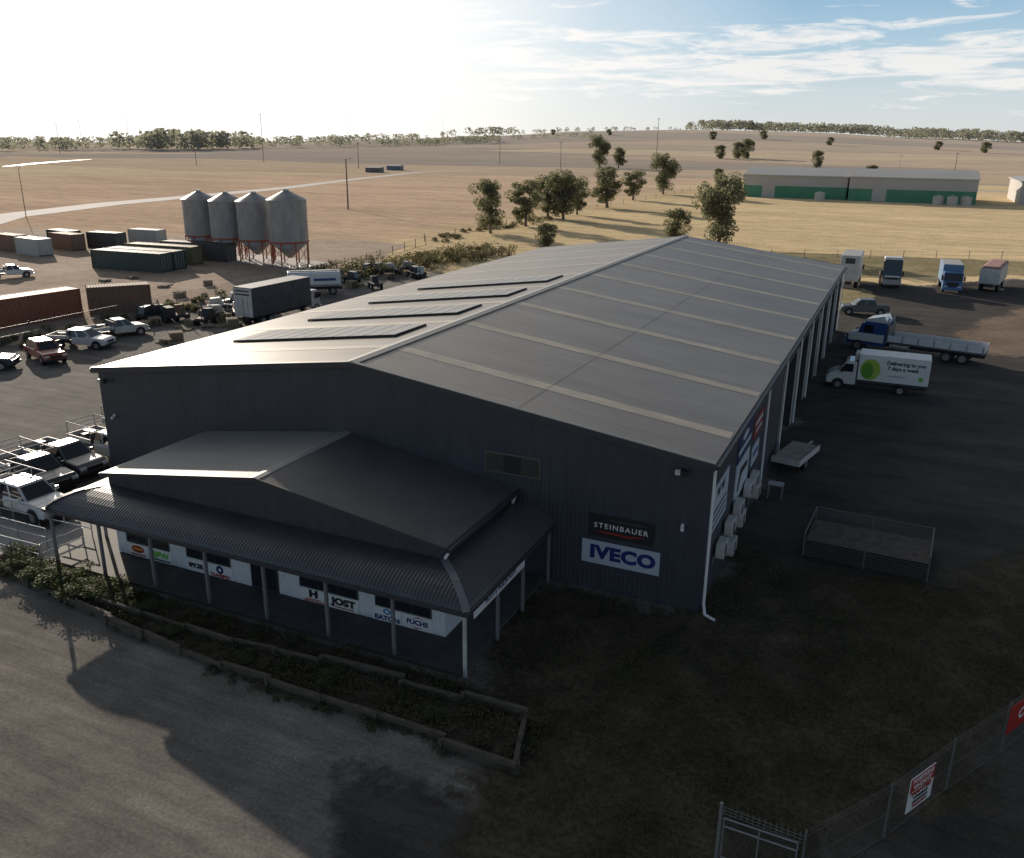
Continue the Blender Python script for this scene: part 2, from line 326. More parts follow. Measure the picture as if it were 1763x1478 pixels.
for j in range(ny):
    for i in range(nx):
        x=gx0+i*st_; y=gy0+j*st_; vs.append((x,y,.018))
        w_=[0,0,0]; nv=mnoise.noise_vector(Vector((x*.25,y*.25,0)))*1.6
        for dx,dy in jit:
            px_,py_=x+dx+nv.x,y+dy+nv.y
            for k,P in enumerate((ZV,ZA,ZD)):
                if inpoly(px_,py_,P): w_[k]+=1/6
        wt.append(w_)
fs=[]
for j in range(ny-1):
    for i in range(nx-1):
        x=gx0+(i+.5)*st_; y=gy0+(j+.5)*st_
        if not inpoly(x,y,YP): continue
        if x<-1 and 0<y<61: continue
        a=j*nx+i; fs.append((a,a+1,a+nx+1,a+nx))
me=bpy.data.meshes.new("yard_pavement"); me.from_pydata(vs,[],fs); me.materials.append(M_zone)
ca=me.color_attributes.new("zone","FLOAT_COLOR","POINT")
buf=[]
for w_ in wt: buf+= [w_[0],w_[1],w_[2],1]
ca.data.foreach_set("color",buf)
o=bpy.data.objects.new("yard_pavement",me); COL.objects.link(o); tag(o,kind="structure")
ribbon("rural_road",[(-120,20,8),(-150,62,9),(-188,108,11),(-201,150,10),(-208,200,9),(-214,241,8),(-240,335,6),(-262,431,5),(-252,545,4),(-190,560,4),(-128,520,4),(-40,440,5),(41,390,6),(140,350,6)],9,.04,M_road)
ribbon("farm_track",[(-262,431,4),(-330,470,4),(-500,480,4),(-800,500,4)],4,.05,M_dirt)
sheet("silo_slab",[(-101,73.5),(-75,71),(-74,79),(-103,84)],.05,M_conc)
ribbon("pond_water",[(-500,340,2),(-540,390,7),(-590,460,6),(-620,510,2)],6,.09,M_water)
# ------------------------------------------------------------------ main shed
W,L,HE,HR=32.27,61.7,6.41,8.51
shed=empty("industrial_shed",(0,0,0),label="huge charcoal steel shed with low grey gable roof",cat="warehouse")
NB=9; BAY=L/NB
w=MB()
w.prism([(-W,0),(0,0),(0,HE),(-W/2,HR),(-W,HE)],0,.15,M_wall)
w.box(-W,-W+.15,.15,L-.15,0,HE-.05,M_wall)
w.prism([(-W,0),(0,0),(0,HE),(-W/2,HR),(-W,HE)],L-.15,L,M_wall)
doors=[(i*BAY+.55,(i+1)*BAY-.55) for i in range(3,9)]
segs=[];cur=.15
for a,c in doors: segs.append((cur,a)); cur=c
segs.append((cur,L-.15))
for a,c in segs: w.box(-.15,0,a,c,0,HE-.05,M_wall)
for a,c in doors: w.box(-.15,0,a,c,5.2,HE-.05,M_wall)
w.make("wall",shed)
rf=MB(); sl=(HR-HE)/(W/2); oh=.18
for sgn in (0,1):
    xa=-W/2; xb=(oh if sgn else -W-oh); zb=HE-oh*sl+.03; za=HR+.03
    rf.hexa([(xa,-oh,za),(xb,-oh,zb),(xb,L+oh,zb),(xa,L+oh,za)],[(xa,-oh,za+.07),(xb,-oh,zb+.07),(xb,L+oh,zb+.07),(xa,L+oh,za+.07)],M_roof)
roof=rf.make("roof",shed)
def slab_strip(x0,x1,ya,yb,dz,th,m,name,par):
    zf=lambda x: HR+.10-abs(x+W/2)*sl+dz
    bb=MB(); bb.hexa([(x0,ya,zf(x0)),(x1,ya,zf(x1)),(x1,yb,zf(x1)),(x0,yb,zf(x0))],[(x0,ya,zf(x0)+th),(x1,ya,zf(x1)+th),(x1,yb,zf(x1)+th),(x0,yb,zf(x0)+th)],m); return bb.make(name,par)
for i in range(NB):
    yc=BAY*(i+.5)
    slab_strip(-W/2+.34,.1,yc-.42,yc+.42,.003,.006,M_sky,"skylight",roof)
    slab_strip(-W-.1,-W/2-.34,yc-.42,yc+.42,.003,.006,M_sky,"skylight",roof)
x=-W*.25; slab_strip(x-.012,x+.012,0,L,.011,.002,M_joint,"roof_joint",roof)
c=MB(); zc=HR+.125
c.prism([(-W/2-.32,zc-.32*sl),(-W/2,zc),(-W/2+.32,zc-.32*sl),(-W/2+.32,zc-.32*sl+.03),(-W/2,zc+.05),(-W/2-.32,zc-.32*sl+.03)],-.2,L+.2,M_cap)
c.make("ridge_cap",shed)
for xa in (-1,1):
    bb=MB()
    xe=.2 if xa>0 else -W-.2
    bb.hexa([(-W/2,-.26,HR-.12),(xe,-.26,HE-.2),(xe,-.19,HE-.2),(-W/2,-.19,HR-.12)],[(-W/2,-.26,HR+.12),(xe,-.26,HE+.08),(xe,-.19,HE+.08),(-W/2,-.19,HR+.12)],M_trim)
    bb.hexa([(-W/2,-.27,HR+.122),(xe,-.27,HE+.082),(xe,-.1,HE+.102),(-W/2,-.1,HR+.142)],[(-W/2,-.27,HR+.15),(xe,-.27,HE+.11),(xe,-.1,HE+.13),(-W/2,-.1,HR+.17)],M_cap)
    bb.make("barge_board",shed)
MB().box(.19,.36,-.2,L+.2,HE-.16,HE+.0,M_trim).make("gutter",shed)
MB().box(-W-.36,-W-.19,-.2,L+.2,HE-.16,HE+.0,M_trim).make("gutter",shed)
for i,yy in enumerate([-.02]+[BAY*k for k in range(2,NB+1)]):
    y=yy if i else .08
    d=MB().cyl((.16,y,.35 if i==0 else .1),(.16,y,HE-.2),.06,n=10,m=M_white)
    if i==0: d.cyl((.16,y,.38),(.3,y-.35,.12),.06,n=10,m=M_white).cyl((.3,y-.35,.12),(.75,y-.55,.08),.06,n=10,m=M_white)
    d.make("downpipe",shed)
for a,c_ in doors:
    d=MB().box(-.6,-.5,a,c_,.02,5.2,M_black)
    d.box(-.5,-.15,a-.05,a,0,5.2,M_trim).box(-.5,-.15,c_,c_+.05,0,5.2,M_trim)
    o=d.make("door_opening",shed)
    MB().box(-.12,.06,a-.16,a-.002,0,5.3,M_wdirty).box(-.12,.06,c_+.002,c_+.16,0,5.3,M_wdirty).box(-.12,.06,a-.16,c_+.16,5.3,5.46,M_trim).make("door_frame",o)
wn=MB().box(-9.6,-7.0,-.05,-.003,4.55,5.47,mat("window_frame_dark",(.12,.112,.10),.5)); wo=wn.make("window",shed)
for i in range(3):
    MB().box(-9.53+i*.83,-8.73+i*.83,-.07,-.052,4.62,5.40,M_black if i==1 else mat("window_dusty",(.05,.046,.04),.4)).make("pane",wo)
# ------------------------------------------------------------------ office
off=empty("office_building",(-16.63,-3.1,0),label="small gabled charcoal front office with white sheet front wall",cat="office")
XO,YF=8.4,-3.1
ze,zr=3.95,5.15
MB().box(-XO,XO,YF,YF+.12,.15,2.95,M_whsheet).make("front_wall",off)
MB().prism([(-XO,2.96),(XO,2.96),(XO,ze),(0,zr),(-XO,ze)],YF-.02,YF+.12,M_wall).box(-XO,-XO+.1,YF+.1,3.09,2.96,ze,M_wall).box(XO-.1,XO,YF+.1,3.09,2.96,ze,M_wall).make("gable_wall",off)
for s_ in (-1,1): MB().box(min(s_*XO,s_*(XO-.1)),max(s_*XO,s_*(XO-.1)),YF+.12,3.09,.15,2.95,M_whsheet).make("side_wall",off)
rf=MB(); so=(zr-ze)/XO
for s_ in (-1,1):
    xb=s_*(XO+.2); zb=ze-.2*so+.03
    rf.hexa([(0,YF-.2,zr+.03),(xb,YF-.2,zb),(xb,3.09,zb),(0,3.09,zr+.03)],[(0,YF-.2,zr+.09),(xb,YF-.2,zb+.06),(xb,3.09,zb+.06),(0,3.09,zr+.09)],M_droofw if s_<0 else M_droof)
orf=rf.make("roof",off)
MB().prism([(-.22,zr+.06),(0,zr+.1),(.22,zr+.06),(.22,zr+.09),(0,zr+.13),(-.22,zr+.09)],YF-.24,3.08,M_cap).make("ridge_cap",orf)
for s_ in (-1,1):
    xe=s_*(XO+.22)
    MB().hexa([(0,YF-.26,zr-.08),(xe,YF-.26,ze-.12),(xe,YF-.21,ze-.12),(0,YF-.21,zr-.08)],[(0,YF-.26,zr+.12),(xe,YF-.26,ze+.07),(xe,YF-.21,ze+.07),(0,YF-.21,zr+.12)],M_trim).make("barge_board",orf)
    MB().box(xe-.02 if s_>0 else xe-.13,xe+.13 if s_>0 else xe+.02,YF-.2,3.09,ze-.14,ze+.0,M_trim).make("gutter",orf)
MB().cyl((XO+.28,YF-.1,ze-.1),(XO+.1,YF-.1,ze-.42),.06,n=8,m=M_white).make("downpipe",off)
MB().cyl((XO+.28,2.7,ze-.1),(XO+.12,2.7,ze-.5),.06,n=8,m=M_white).make("downpipe",off)
D=1.88
prof=[(0,3.42),(.35,3.39),(.7,3.33),(1.05,3.23),(1.35,3.11),(1.6,2.96),(1.78,2.81),(D,2.66)]
vr=MB()
for (d0,h0),(d1,h1) in zip(prof,prof[1:]):
    vr.quad([(-XO-d0,YF-d0,h0),(-XO-d1,YF-d1,h1),(XO+d1,YF-d1,h1),(XO+d0,YF-d0,h0)],M_droofx)
    for s_ in (-1,1):
        vr.quad([(s_*(XO+d0),YF-d0,h0),(s_*(XO+d1),YF-d1,h1),(s_*(XO+d1),3.08,h1),(s_*(XO+d0),3.08,h0)],M_droof)
vo=vr.make("verandah_roof",off,smooth=False,fix=False)
sol=vo.modifiers.new("thick","SOLIDIFY"); sol.thickness=.05; sol.offset=0
for s_ in (-1,1):
    hp=MB()
    for (d0,h0),(d1,h1) in zip(prof,prof[1:]):
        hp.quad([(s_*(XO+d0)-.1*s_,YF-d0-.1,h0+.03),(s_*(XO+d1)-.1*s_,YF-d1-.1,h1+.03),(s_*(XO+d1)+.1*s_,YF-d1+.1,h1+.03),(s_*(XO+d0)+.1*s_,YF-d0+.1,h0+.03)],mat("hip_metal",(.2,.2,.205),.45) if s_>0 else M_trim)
    ho=hp.make("hip_flashing",vo); ho.modifiers.new("thick","SOLIDIFY").thickness=.02
gt=MB().box(-XO-D-.1,XO+D+.1,YF-D-.1,YF-D,2.52,2.66,M_trim).box(XO+D,XO+D+.1,YF-D,3.05,2.52,2.66,M_trim).box(-XO-D-.1,-XO-D,YF-D,3.05,2.52,2.66,M_trim)
gt.make("gutter",vo)
pm=mat("post_grey",(.18,.18,.19),.5)
px=[-XO-D+.12+i*(2*(XO+D)-.24)/7 for i in range(8)]
for i,x in enumerate(px):
    MB().box(x-.055,x+.055,YF-D+.04,YF-D+.15,0,2.6,pm if i<7 else M_wdirty).make("post",off)
for y in (YF-D+2.75,YF-D+5.1,2.85):
    MB().box(XO+D-.16,XO+D-.05,y-.055,y+.055,0,2.6,pm).make("post",off)
    MB().box(-XO-D+.05,-XO-D+.16,y-.055,y+.055,0,2.6,pm).make("post",off)
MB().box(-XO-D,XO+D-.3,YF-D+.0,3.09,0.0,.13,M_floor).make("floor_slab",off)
def win(x0,x1,z0,z1,par=off,n=3):
    o=MB().box(x0,x1,YF-.05,YF-.003,z0,z1,M_trim).make("window",par)
    wd=(x1-x0-.06)/n
    for i in range(n): MB().box(x0+.06+i*wd,x0+i*wd+wd,YF-.065,YF-.052,z0+.06,z1-.06,M_glass).make("pane",o)
ox=16.63
for a,c_ in ((-24.4,-21.9),(-20.9,-18.5),(-14.9,-12.1),(-11.3,-8.8)): win(a+ox,c_+ox,.80,2.0)
do=MB().box(-17.4+ox,-16.0+ox,YF-.05,YF-.003,.14,2.3,M_trim).make("door",off)
for i in range(2): MB().box(-17.33+ox+i*.66,-16.74+ox+i*.66,YF-.065,YF-.052,.25,2.2,M_glass).make("pane",do)
def wallsign(name_lbl,x0,x1,z0,z1,y,m,texts=(),marks=(),bk=.03):
    xc=(x0+x1)/2;zc=(z0+z1)/2
    s=MB().box(-(x1-x0)/2,(x1-x0)/2,-.03,0,-(z1-z0)/2,(z1-z0)/2,m).make("wall_sign",None,(xc,y,zc)); tag(s,name_lbl,"sign")
    for t in texts:
        text(t[0],t[1],(1,0,0),(0,0,1),(t[2],-.036,t[3]),t[4],s,bold=t[1]*(t[6] if len(t)>6 else bk),sx=t[5],space=t[7] if len(t)>7 else 1)
    for k_,(pts,mm) in enumerate(marks): MB().quad([(a,-.034-.003*k_,b_) for a,b_ in pts],mm).make("emblem",s,fix=False)
    return s
yw=-6.2-.006
def disc(cx,cz,r,n=20): return [(cx+r*math.cos(2*math.pi*i/n),cz+r*math.sin(2*math.pi*i/n)) for i in range(n)]
M_yel=mat("yellow",(.7,.5,.05)); M_lake=mat("lake_blue",(.05,.25,.5))
z0,z1=.17,.76
wallsign("white panel with green lettering and black underline",-23.1,-21.8,z0,z1,yw,M_white,[("BPW",.38,0,.04,M_green,1.2,.05)],[([(-.55,-.24),(.55,-.24),(.55,-.17),(-.55,-.17)],M_black)])
wallsign("white panel with red and yellow emblem on office wall",-24.4,-23.2,z0,z1,yw,M_white,[],[([(x*2.1,z+.06) for x,z in disc(0,0,.18)],M_red),([(-.26,.03),(.26,.03),(.26,.1),(-.26,.1)],M_yel),([(-.45,-.24),(.45,-.24),(.45,-.17),(-.45,-.17)],M_red)])
wallsign("white panel with black lettering on office wall",-20.95,-19.9,z0,z1-.04,yw,M_white,[("SPICER",.28,0,0,M_black,.95,.06)])
wallsign("white panel with round blue emblem and red name",-19.8,-18.4,z0,z1,yw,M_white,[("TRANSPEC",.20,0,-.2,M_red,1.15,.05)],[(disc(0,.08,.20),M_navy),([(x*.9,z*1.) for x,z in disc(0,.08,.08)],M_white)])
wallsign("white panel with dark H emblem and red name",-14.9,-13.6,z0,z1,yw,M_white,[("H",.42,0,.08,M_black,1.4,.07),("HENDRICKSON",.13,0,-.24,M_red,1.1)],[([(-.35,-.17),(.35,-.17),(.35,-.13),(-.35,-.13)],M_red)])
wallsign("white panel with black lettering under office window",-13.5,-12.1,z0,z1,yw,M_white,[("JOST",.40,0,.03,M_black,1.3,.06)],[([(-.5,-.23),(.5,-.23),(.5,-.18),(-.5,-.18)],M_red)])
wallsign("white panel with blue lettering and oval emblem",-11.4,-10.15,z0,z1,yw,M_white,[("EATON",.28,0,-.15,M_navy,1.2,.05)],[([(x*1.6,z) for x,z in disc(0,.15,.12)],M_lake),([(x*1.3,z) for x,z in disc(0,.15,.06)],M_white)])
wallsign("white panel with red swirl and blue name",-10.05,-8.8,z0,z1,yw,M_white,[("FUCHS",.28,0,0,M_navy,1.1,.04)],[([(-.25,.15),(.05,.27),(.3,.15),(.05,.21)],M_red),([(-.3,-.15),(-.05,-.22),(.25,-.15),(-.05,-.28)],M_red)])
wallsign("black sign with white name and red stroke on shed wall",-4.8,-2.02,2.5,3.5,-.006,M_black,[("STEINBAUER",.31,0,.0,M_white,1.1,.01,1.25),("POWER ENHANCEMENT",.11,.35,.3,M_dgalv,1.1,.0,1.2)],[([(-1.1,-.28),(-.5,-.23),(.3,-.26),(1.1,-.18),(.4,-.33),(-.4,-.31)],M_red)])
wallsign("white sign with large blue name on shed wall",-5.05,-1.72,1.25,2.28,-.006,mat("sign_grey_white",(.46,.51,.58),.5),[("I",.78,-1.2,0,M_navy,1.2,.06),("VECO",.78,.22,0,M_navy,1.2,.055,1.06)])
def eastsign(lbl,y0,y1,z0,z1,m,texts=(),marks=()):
    s=MB().box(0,.04,-(y1-y0)/2,(y1-y0)/2,-(z1-z0)/2,(z1-z0)/2,m).make("wall_sign",None,(.006,(y0+y1)/2,(z0+z1)/2)); tag(s,lbl,"sign")
    for t,sz,dy,dz,mm,sx in texts: text(t,sz,(0,1,0),(0,0,1),(.046,dy,dz),mm,s,bold=sz*.04,sx=sx)
    for pts,mm in marks: MB().quad([(.044,a,b_) for a,b_ in pts],mm).make("emblem",s,fix=False)
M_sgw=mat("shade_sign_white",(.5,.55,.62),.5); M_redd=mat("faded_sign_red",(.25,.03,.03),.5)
eastsign("white panel sign with dark lettering on side wall",.7,4.0,3.0,5.0,M_sgw,[("W W",.55,0,.55,M_black,1.2)],[([(-1.4,z),(1.4,z),(1.4,z+.12),(-1.4,z+.12)],M_dkgrey) for z in (-.8,-.5,-.2)])
eastsign("tall white sign with black stroke on side wall",6.0,9.4,2.4,4.2,M_sgw,[],[([(-1.2,-.5),(-.7,.5),(1.3,.35),(1.2,.05),(-.2,.1),(-.8,-.6)],M_black)])
eastsign("dark blue and white sign board on side wall",6.0,9.6,4.3,5.7,mat("sign_blue",(.02,.04,.12),.4),[],[([(-1.6,-.4),(1.6,-.4),(1.6,-.15),(-1.6,-.15)],M_sgw),([(x*4,z) for x,z in disc(0,.25,.2)],M_sgw)])
eastsign("red sign board on side wall",10.4,13.0,4.1,5.2,M_redd,[],[([(-1.1,.1),(1.1,.1),(1.1,.3),(-1.1,.3)],M_sgw),([(-.9,-.3),(.9,-.3),(.9,-.15),(-.9,-.15)],M_sgw)])
eastsign("small white notice on side wall",10.4,12.4,2.7,3.7,M_sgw,[],[([(-.8,-.1),(.8,-.1),(.8,.15),(-.8,.15)],M_blue)])
vs_=MB().box(0,.03,-2.2,2.2,-.2,.2,M_white).make("banner_sign",None,(-6.42,-5.2,2.25)); tag(vs_,"long white banner hung under verandah gutter","sign")
text("TRUCK & TRAILER PARTS",.24,(0,1,0),(0,0,1),(.036,0,0),M_navy,vs_,bold=.004)
def lamp(x,y,z,lbl):
    e=empty("flood_light",(x,y,z),label=lbl,cat="light",)
    MB().box(-.04,.04,-.28,0,-.04,.04,M_black).make("bracket",e)
    MB().box(-.24,-.04,-.4,-.22,-.12,.08,M_wdirty).make("lamp_head",e,bevel=.02); MB().box(.04,.24,-.4,-.22,-.12,.08,M_black).make("lamp_head",e,bevel=.02)
lamp(-1.05,-.01,6.0,"twin head flood light under shed eave corner")
lamp(-31.7,-.01,5.9,"twin head flood light under shed eave corner")
for p in ((-.9,-.01,3.7),(-31.4,-.01,4.0)):
    e=empty("security_camera",p,label="small white security camera on shed wall",cat="camera"); MB().box(-.05,.05,-.12,0,-.05,.05,M_white).make("bracket",e); MB().cyl((0,-.1,-.05),(.05,-.32,-.1),.07,n=10,m=M_white).make("camera_body",e)
e=empty("air_conditioner",(.02,2.4,1.9),label="white split system condenser bracketed on shed wall",cat="air conditioner",group="condensers on the side wall")
MB().box(.1,.45,-.45,.45,-.32,.32,M_wdirty).make("casing",e,bevel=.02)
MB().cyl((.451,-.12,0),(.47,-.12,0),.26,n=20,m=M_dgalv).make("fan_grille",e)
for s_ in (-1,1): MB().box(0,.45,s_*.38-.02,s_*.38+.02,-.36,-.325,M_galv).box(0,.03,s_*.38-.02,s_*.38+.02,-.7,-.36,M_galv).make("bracket",e)
for y,z in ((4.1,2.2),(4.9,.9),(6.0,2.3),(6.8,1.5),(8.6,2.3),(10.2,2.2),(11.3,1.2)): clone(e,(.02,y,z))
zf=lambda x: HR+.10-abs(x+W/2)*sl
def solar(y):
    sr=empty("solar_panel_row",(0,y,0),label="low wide row of solar panels flat on shed roof",cat="solar panels",group="solar rows on the shed roof")
    x0,x1,n=-28.3,-17.6,11; dp=3.2
    MB().hexa([(x0-.02,.02,zf(x0)+.012),(x1+.02,.02,zf(x1)+.012),(x1+.02,.08,zf(x1)+.012),(x0-.02,.08,zf(x0)+.012)],[(x0-.02,.02,zf(x0)+.105),(x1+.02,.02,zf(x1)+.105),(x1+.02,.08,zf(x1)+.105),(x0-.02,.08,zf(x0)+.105)],M_black).hexa([(x1-.04,.08,zf(x1)+.012),(x1+.02,.08,zf(x1)+.012),(x1+.02,dp,zf(x1)+.012),(x1-.04,dp,zf(x1)+.012)],[(x1-.04,.08,zf(x1)+.09),(x1+.02,.08,zf(x1)+.09),(x1+.02,dp,zf(x1)+.09),(x1-.04,dp,zf(x1)+.09)],M_black).make("edge_shadow_strip",sr)  # black strips standing in for shadow along the near and right panel edges
    for i in range(n):
        a=x0+(x1-x0)*i/n+.03;c_=x0+(x1-x0)*(i+1)/n-.03; za,zb=zf(a),zf(c_)
        MB().hexa([(a,0,za+.11),(c_,0,zb+.11),(c_,dp,zb+.095),(a,dp,za+.095)],[(a,0,za+.14),(c_,0,zb+.14),(c_,dp,zb+.125),(a,dp,za+.125)],M_solar).make("panel",sr)
for y in (5.9,12.7,19.6,26.4): solar(y)
# ------------------------------------------------------------------ vehicles
def wheel(par,x,y,r=.36,w=.24):
    s=1 if y>0 else -1
    o=MB().cyl((0,-w/2,0),(0,w/2,0),r,n=20,m=M_tyre).make("wheel",par,(x,y,r),bevel=.03)
    MB().cyl((0,s*(w/2+.0),0),(0,s*(w/2+.02),0),r*.6,n=14,m=M_rim).make("rim",o)
def glassquad(par,pts,k=.84,off_=.012,name="window"):
    P=[Vector(p_) for p_ in pts]; c=sum(P,Vector())/len(P); n=(P[1]-P[0]).cross(P[2]-P[0]).normalized()
    q=[c+(p_-c)*k+n*off_ for p_ in P]
    MB().quad(q,M_glass).make(name,par,fix=False)
def cabglass(par,b_,t_,z0,z1,k=.86,rear=True):
    B=[(b_[0],-b_[2],z0),(b_[1],-b_[2],z0),(b_[1],b_[2],z0),(b_[0],b_[2],z0)];T=[(t_[0],-t_[2],z1),(t_[1],-t_[2],z1),(t_[1],t_[2],z1),(t_[0],t_[2],z1)]
    glassquad(par,[B[1],B[2],T[2],T[1]],k,name="windscreen")
    def lerp(p,q,t): return tuple(p[i]+(q[i]-p[i])*t for i in range(3))
    for (i,j) in ((0,1),(2,3)):
        m0=lerp(B[i],B[j],.5);m1=lerp(T[i],T[j],.5)
        glassquad(par,[B[i],m0,m1,T[i]],k); glassquad(par,[m0,B[j],T[j],m1],k)
    if rear: glassquad(par,[B[3],B[0],T[0],T[3]],k,name="rear_window")
def ute(loc,rot,paint,lbl,tray="frame",dual=False,grp=None,bullbar=False):
    e=empty("pickup_truck" if tray!="car" else "parked_car",loc,rot,label=lbl,cat="pickup truck" if tray!="car" else "car",group=grp)
    if tray in("tub","car"):
        pr=[(-2.6,.5),(-2.6,1.02),(-1,1.08),(1.15,1.08),(2.3,.98),(2.58,.8),(2.6,.42),(2.1,.34),(-2.2,.38)]
    else: pr=[(-.6,.45),(-.6,1.06),(1.15,1.08),(2.3,.98),(2.58,.8),(2.6,.42),(2.1,.34)]
    MB().prism(pr,-.9,.9,paint).make("body",e,bevel=.09)
    cb=(-.58,1.3,.86) if not dual and tray!="car" else (-1.2,1.3,.86); ct=(cb[0]+.15,.55,.7)
    if tray=="car": cb=(-2.2,1.2,.86);ct=(-1.6,.4,.68)
    MB().fr(cb,ct,1.04,1.7,paint).make("cabin",e,bevel=.07)
    cabglass(e,cb,ct,1.06,1.68)
    for x in (-1.65,1.72):
        for s in (-1,1):
            wheel(e,x,s*.82)
            if x>0 or tray in ("tub","car"): MB().cyl((x,s*.895,.38),(x,s*.91,.38),.46,n=20,m=M_black).make("wheel_arch",e)
    for s in (-1,1):
        MB().box(2.42,2.61,s*.68-.18,s*.68+.18,.68,.84,M_lamp).make("headlight",e,bevel=.02)
        MB().box(.95,1.1,s*1.0-.09,s*1.0+.09,1.1,1.28,paint).make("mirror",e,bevel=.02)
    MB().box(2.56,2.63,-.45,.45,.6,.82,M_black).make("grille",e)
    MB().box(2.5,2.68,-.86,.86,.36,.52,M_black).make("bumper",e)
    if bullbar:
        f=MB().cyl((2.8,-.75,.4),(2.75,-.7,1.05),.035,n=6,m=M_black).cyl((2.8,.75,.4),(2.75,.7,1.05),.035,n=6,m=M_black).cyl((2.75,-.7,1.05),(2.75,.7,1.05),.035,n=6,m=M_black).cyl((2.78,-.73,.72),(2.78,.73,.72),.035,n=6,m=M_black); f.make("bull_bar",e)
    if tray in("frame","plain"):
        t=MB().box(-2.9,-.68,-.95,.95,.86,.94,M_dgalv); a=.28
        t.box(-2.9,-.68,.92,.95,.94,.94+a,M_wdirty).box(-2.9,-.68,-.95,-.92,.94,.94+a,M_wdirty).box(-2.9,-2.87,-.92,.92,.94,.94+a,M_wdirty).box(-.71,-.68,-.92,.92,.94,1.6,M_dgalv)
        t.box(-2.5,-.7,-.4,.4,.45,.6,M_chassis).box(-2.5,-.7,-.9,-.7,.86,.9,M_chassis)
        t.make("tray",e)
        rr=random.Random(int(loc[1]*10)); ld_=MB()
        for k in range(3):
            x_=rr.uniform(-2.6,-1.3); y_=rr.uniform(-.6,.3); ld_.box(x_,x_+rr.uniform(.3,.8),y_,y_+rr.uniform(.2,.5),.945,.945+rr.uniform(.15,.4),rr.choice([M_black,M_dgalv,M_pallet]))
        ld_.make("tool_boxes",e)
        if tray=="frame":
            f=MB()
            for s in (-1,1):
                for x in (-2.85,-.7): f.cyl((x,s*.9,.95),(x,s*.9,1.95),.03,n=6,m=M_galv)
                f.cyl((-2.85,s*.9,1.95),(.5,s*.9,1.95),.03,n=6,m=M_galv)
            for x in (-2.85,-2.1,-1.4,-.7,.5): f.cyl((x,-.9,1.95),(x,.9,1.95),.03,n=6,m=M_galv)
            f.make("ladder_rack",e)
    if tray=="tub": MB().box(-2.5,-1.3,-.75,.75,1.06,1.09,M_black).make("tub_cover",e)
    return e
G1="work utes parked beside the shed"
ute((-36.2,6.2,0),rad(-4),M_carwhite,"white tray ute with ladder rack beside the shed","frame",grp=G1)
ute((-35.4,2.9,0),rad(-6),M_carwhite,"white tray ute with black bull bar beside the shed","frame",grp=G1,bullbar=True)
ute((-36.1,.2,0),rad(-5),M_silver,"grey tray ute squeezed between two parked utes","plain",grp=G1)
ute((-35.7,-2.0,0),rad(-8),M_dkgrey,"dark grey tray ute with steel ladder rack","frame",grp=G1)
ute((-32.9,-4.7,0),rad(-4),M_carwhite,"white dual cab ute with open tray near ramp","frame",True,grp=G1,bullbar=True)
G2="old vehicles stored along the yard fence"
ute((-60.6,22.3,0),rad(18),M_carwhite,"white ute parked among yard scrap","plain",True,grp=G2)
ute((-59.6,17.6,0),rad(-20),M_redcar,"faded red sedan parked among yard scrap","car",grp=G2)
ute((-61.4,13.2,0),rad(35),M_dkgrey,"dark old ute parked on gravel yard","plain",grp=G2)
ute((-61.5,27.0,0),rad(70),M_wdirty,"pale stripped ute beside pallets","plain",grp=G2)
ute((2.0,72.6,0),rad(-165),M_silver,"grey dual cab ute beside the shed doors","tub",True)
ute((-103,47,0),rad(60),M_carwhite,"small white ute parked in container lot","plain")
def boxtruck(name,loc,rot,Lb,Hb,cabm,sidem,rearm,lbl,roofm=M_pale,cat="truck",hb0=1.0,cabh=2.6,axles=(.8,),cabl=1.8):
    e=empty(name,loc,rot,label=lbl,cat=cat)
    x1=Lb
    MB().box(0.02,x1,-1.2,1.2,hb0,hb0+Hb,sidem).make("cargo_box",e,bevel=.03)
    MB().box(-.03,.0,-1.17,1.17,hb0+.03,hb0+Hb-.05,rearm).make("rear_door",e)
    MB().box(0.05,x1-.05,-1.15,1.15,hb0+Hb+.003,hb0+Hb+.03,roofm).make("box_roof",e)
    MB().box(.2,x1+cabl+.1,-.4,.4,.55,.95,M_chassis).make("chassis",e)
    xc=x1+.12
    MB().prism([(xc,.55),(xc,cabh),(xc+cabl*.75,cabh),(xc+cabl*.95,1.5),(xc+cabl,.55)],-1.15,1.15,cabm).make("cab",e,bevel=.08)
    glassquad(e,[(xc+cabl*.95,-1.1,1.5),(xc+cabl*.95,1.1,1.5),(xc+cabl*.76,1.1,cabh-.08),(xc+cabl*.76,-1.1,cabh-.08)],.92,.03,"windscreen")
    for s in (-1,1):
        q=[(xc+.5,s*1.15,1.5),(xc+cabl*.88,s*1.15,1.5),(xc+cabl*.74,s*1.15,cabh-.25),(xc+.5,s*1.15,cabh-.25)]
        MB().quad([(a,b_+s*.012,c_) for a,b_,c_ in q],M_glass).make("window",e)
        MB().box(xc+cabl-.02,xc+cabl+.03,s*.8-.2,s*.8+.2,.75,.95,M_lamp).make("headlight",e)
        for ax in axles: wheel(e,ax+.6,s*.95,.48,.5)
        wheel(e,xc+.85,s*1.0,.48,.3)
        MB().box(xc+cabl*.8,xc+cabl*.9,s*1.3-.1,s*1.3+.1,1.6,2.2,M_black).make("mirror",e)
    MB().box(xc+cabl+.0,xc+cabl+.06,-.7,.7,.95,1.4,M_black).make("grille",e)
    MB().box(xc+cabl-.1,xc+cabl+.12,-1.15,1.15,.42,.68,cabm).make("bumper",e)
    return e
bt=boxtruck("box_truck",(-54.0,35.9,0),rad(88),9.0,2.9,M_wdirty,M_cdark,M_wdirty,"rigid truck with black curtain side and white rear doors",axles=(.8,2.0),cabl=1.5,cabh=2.4)
for i,z in enumerate((3.5,3.15)): 
    MB().box(-.045,-.034,-.9,.9,z,z+.16,M_dkgrey).make("rear_stripe",bt)
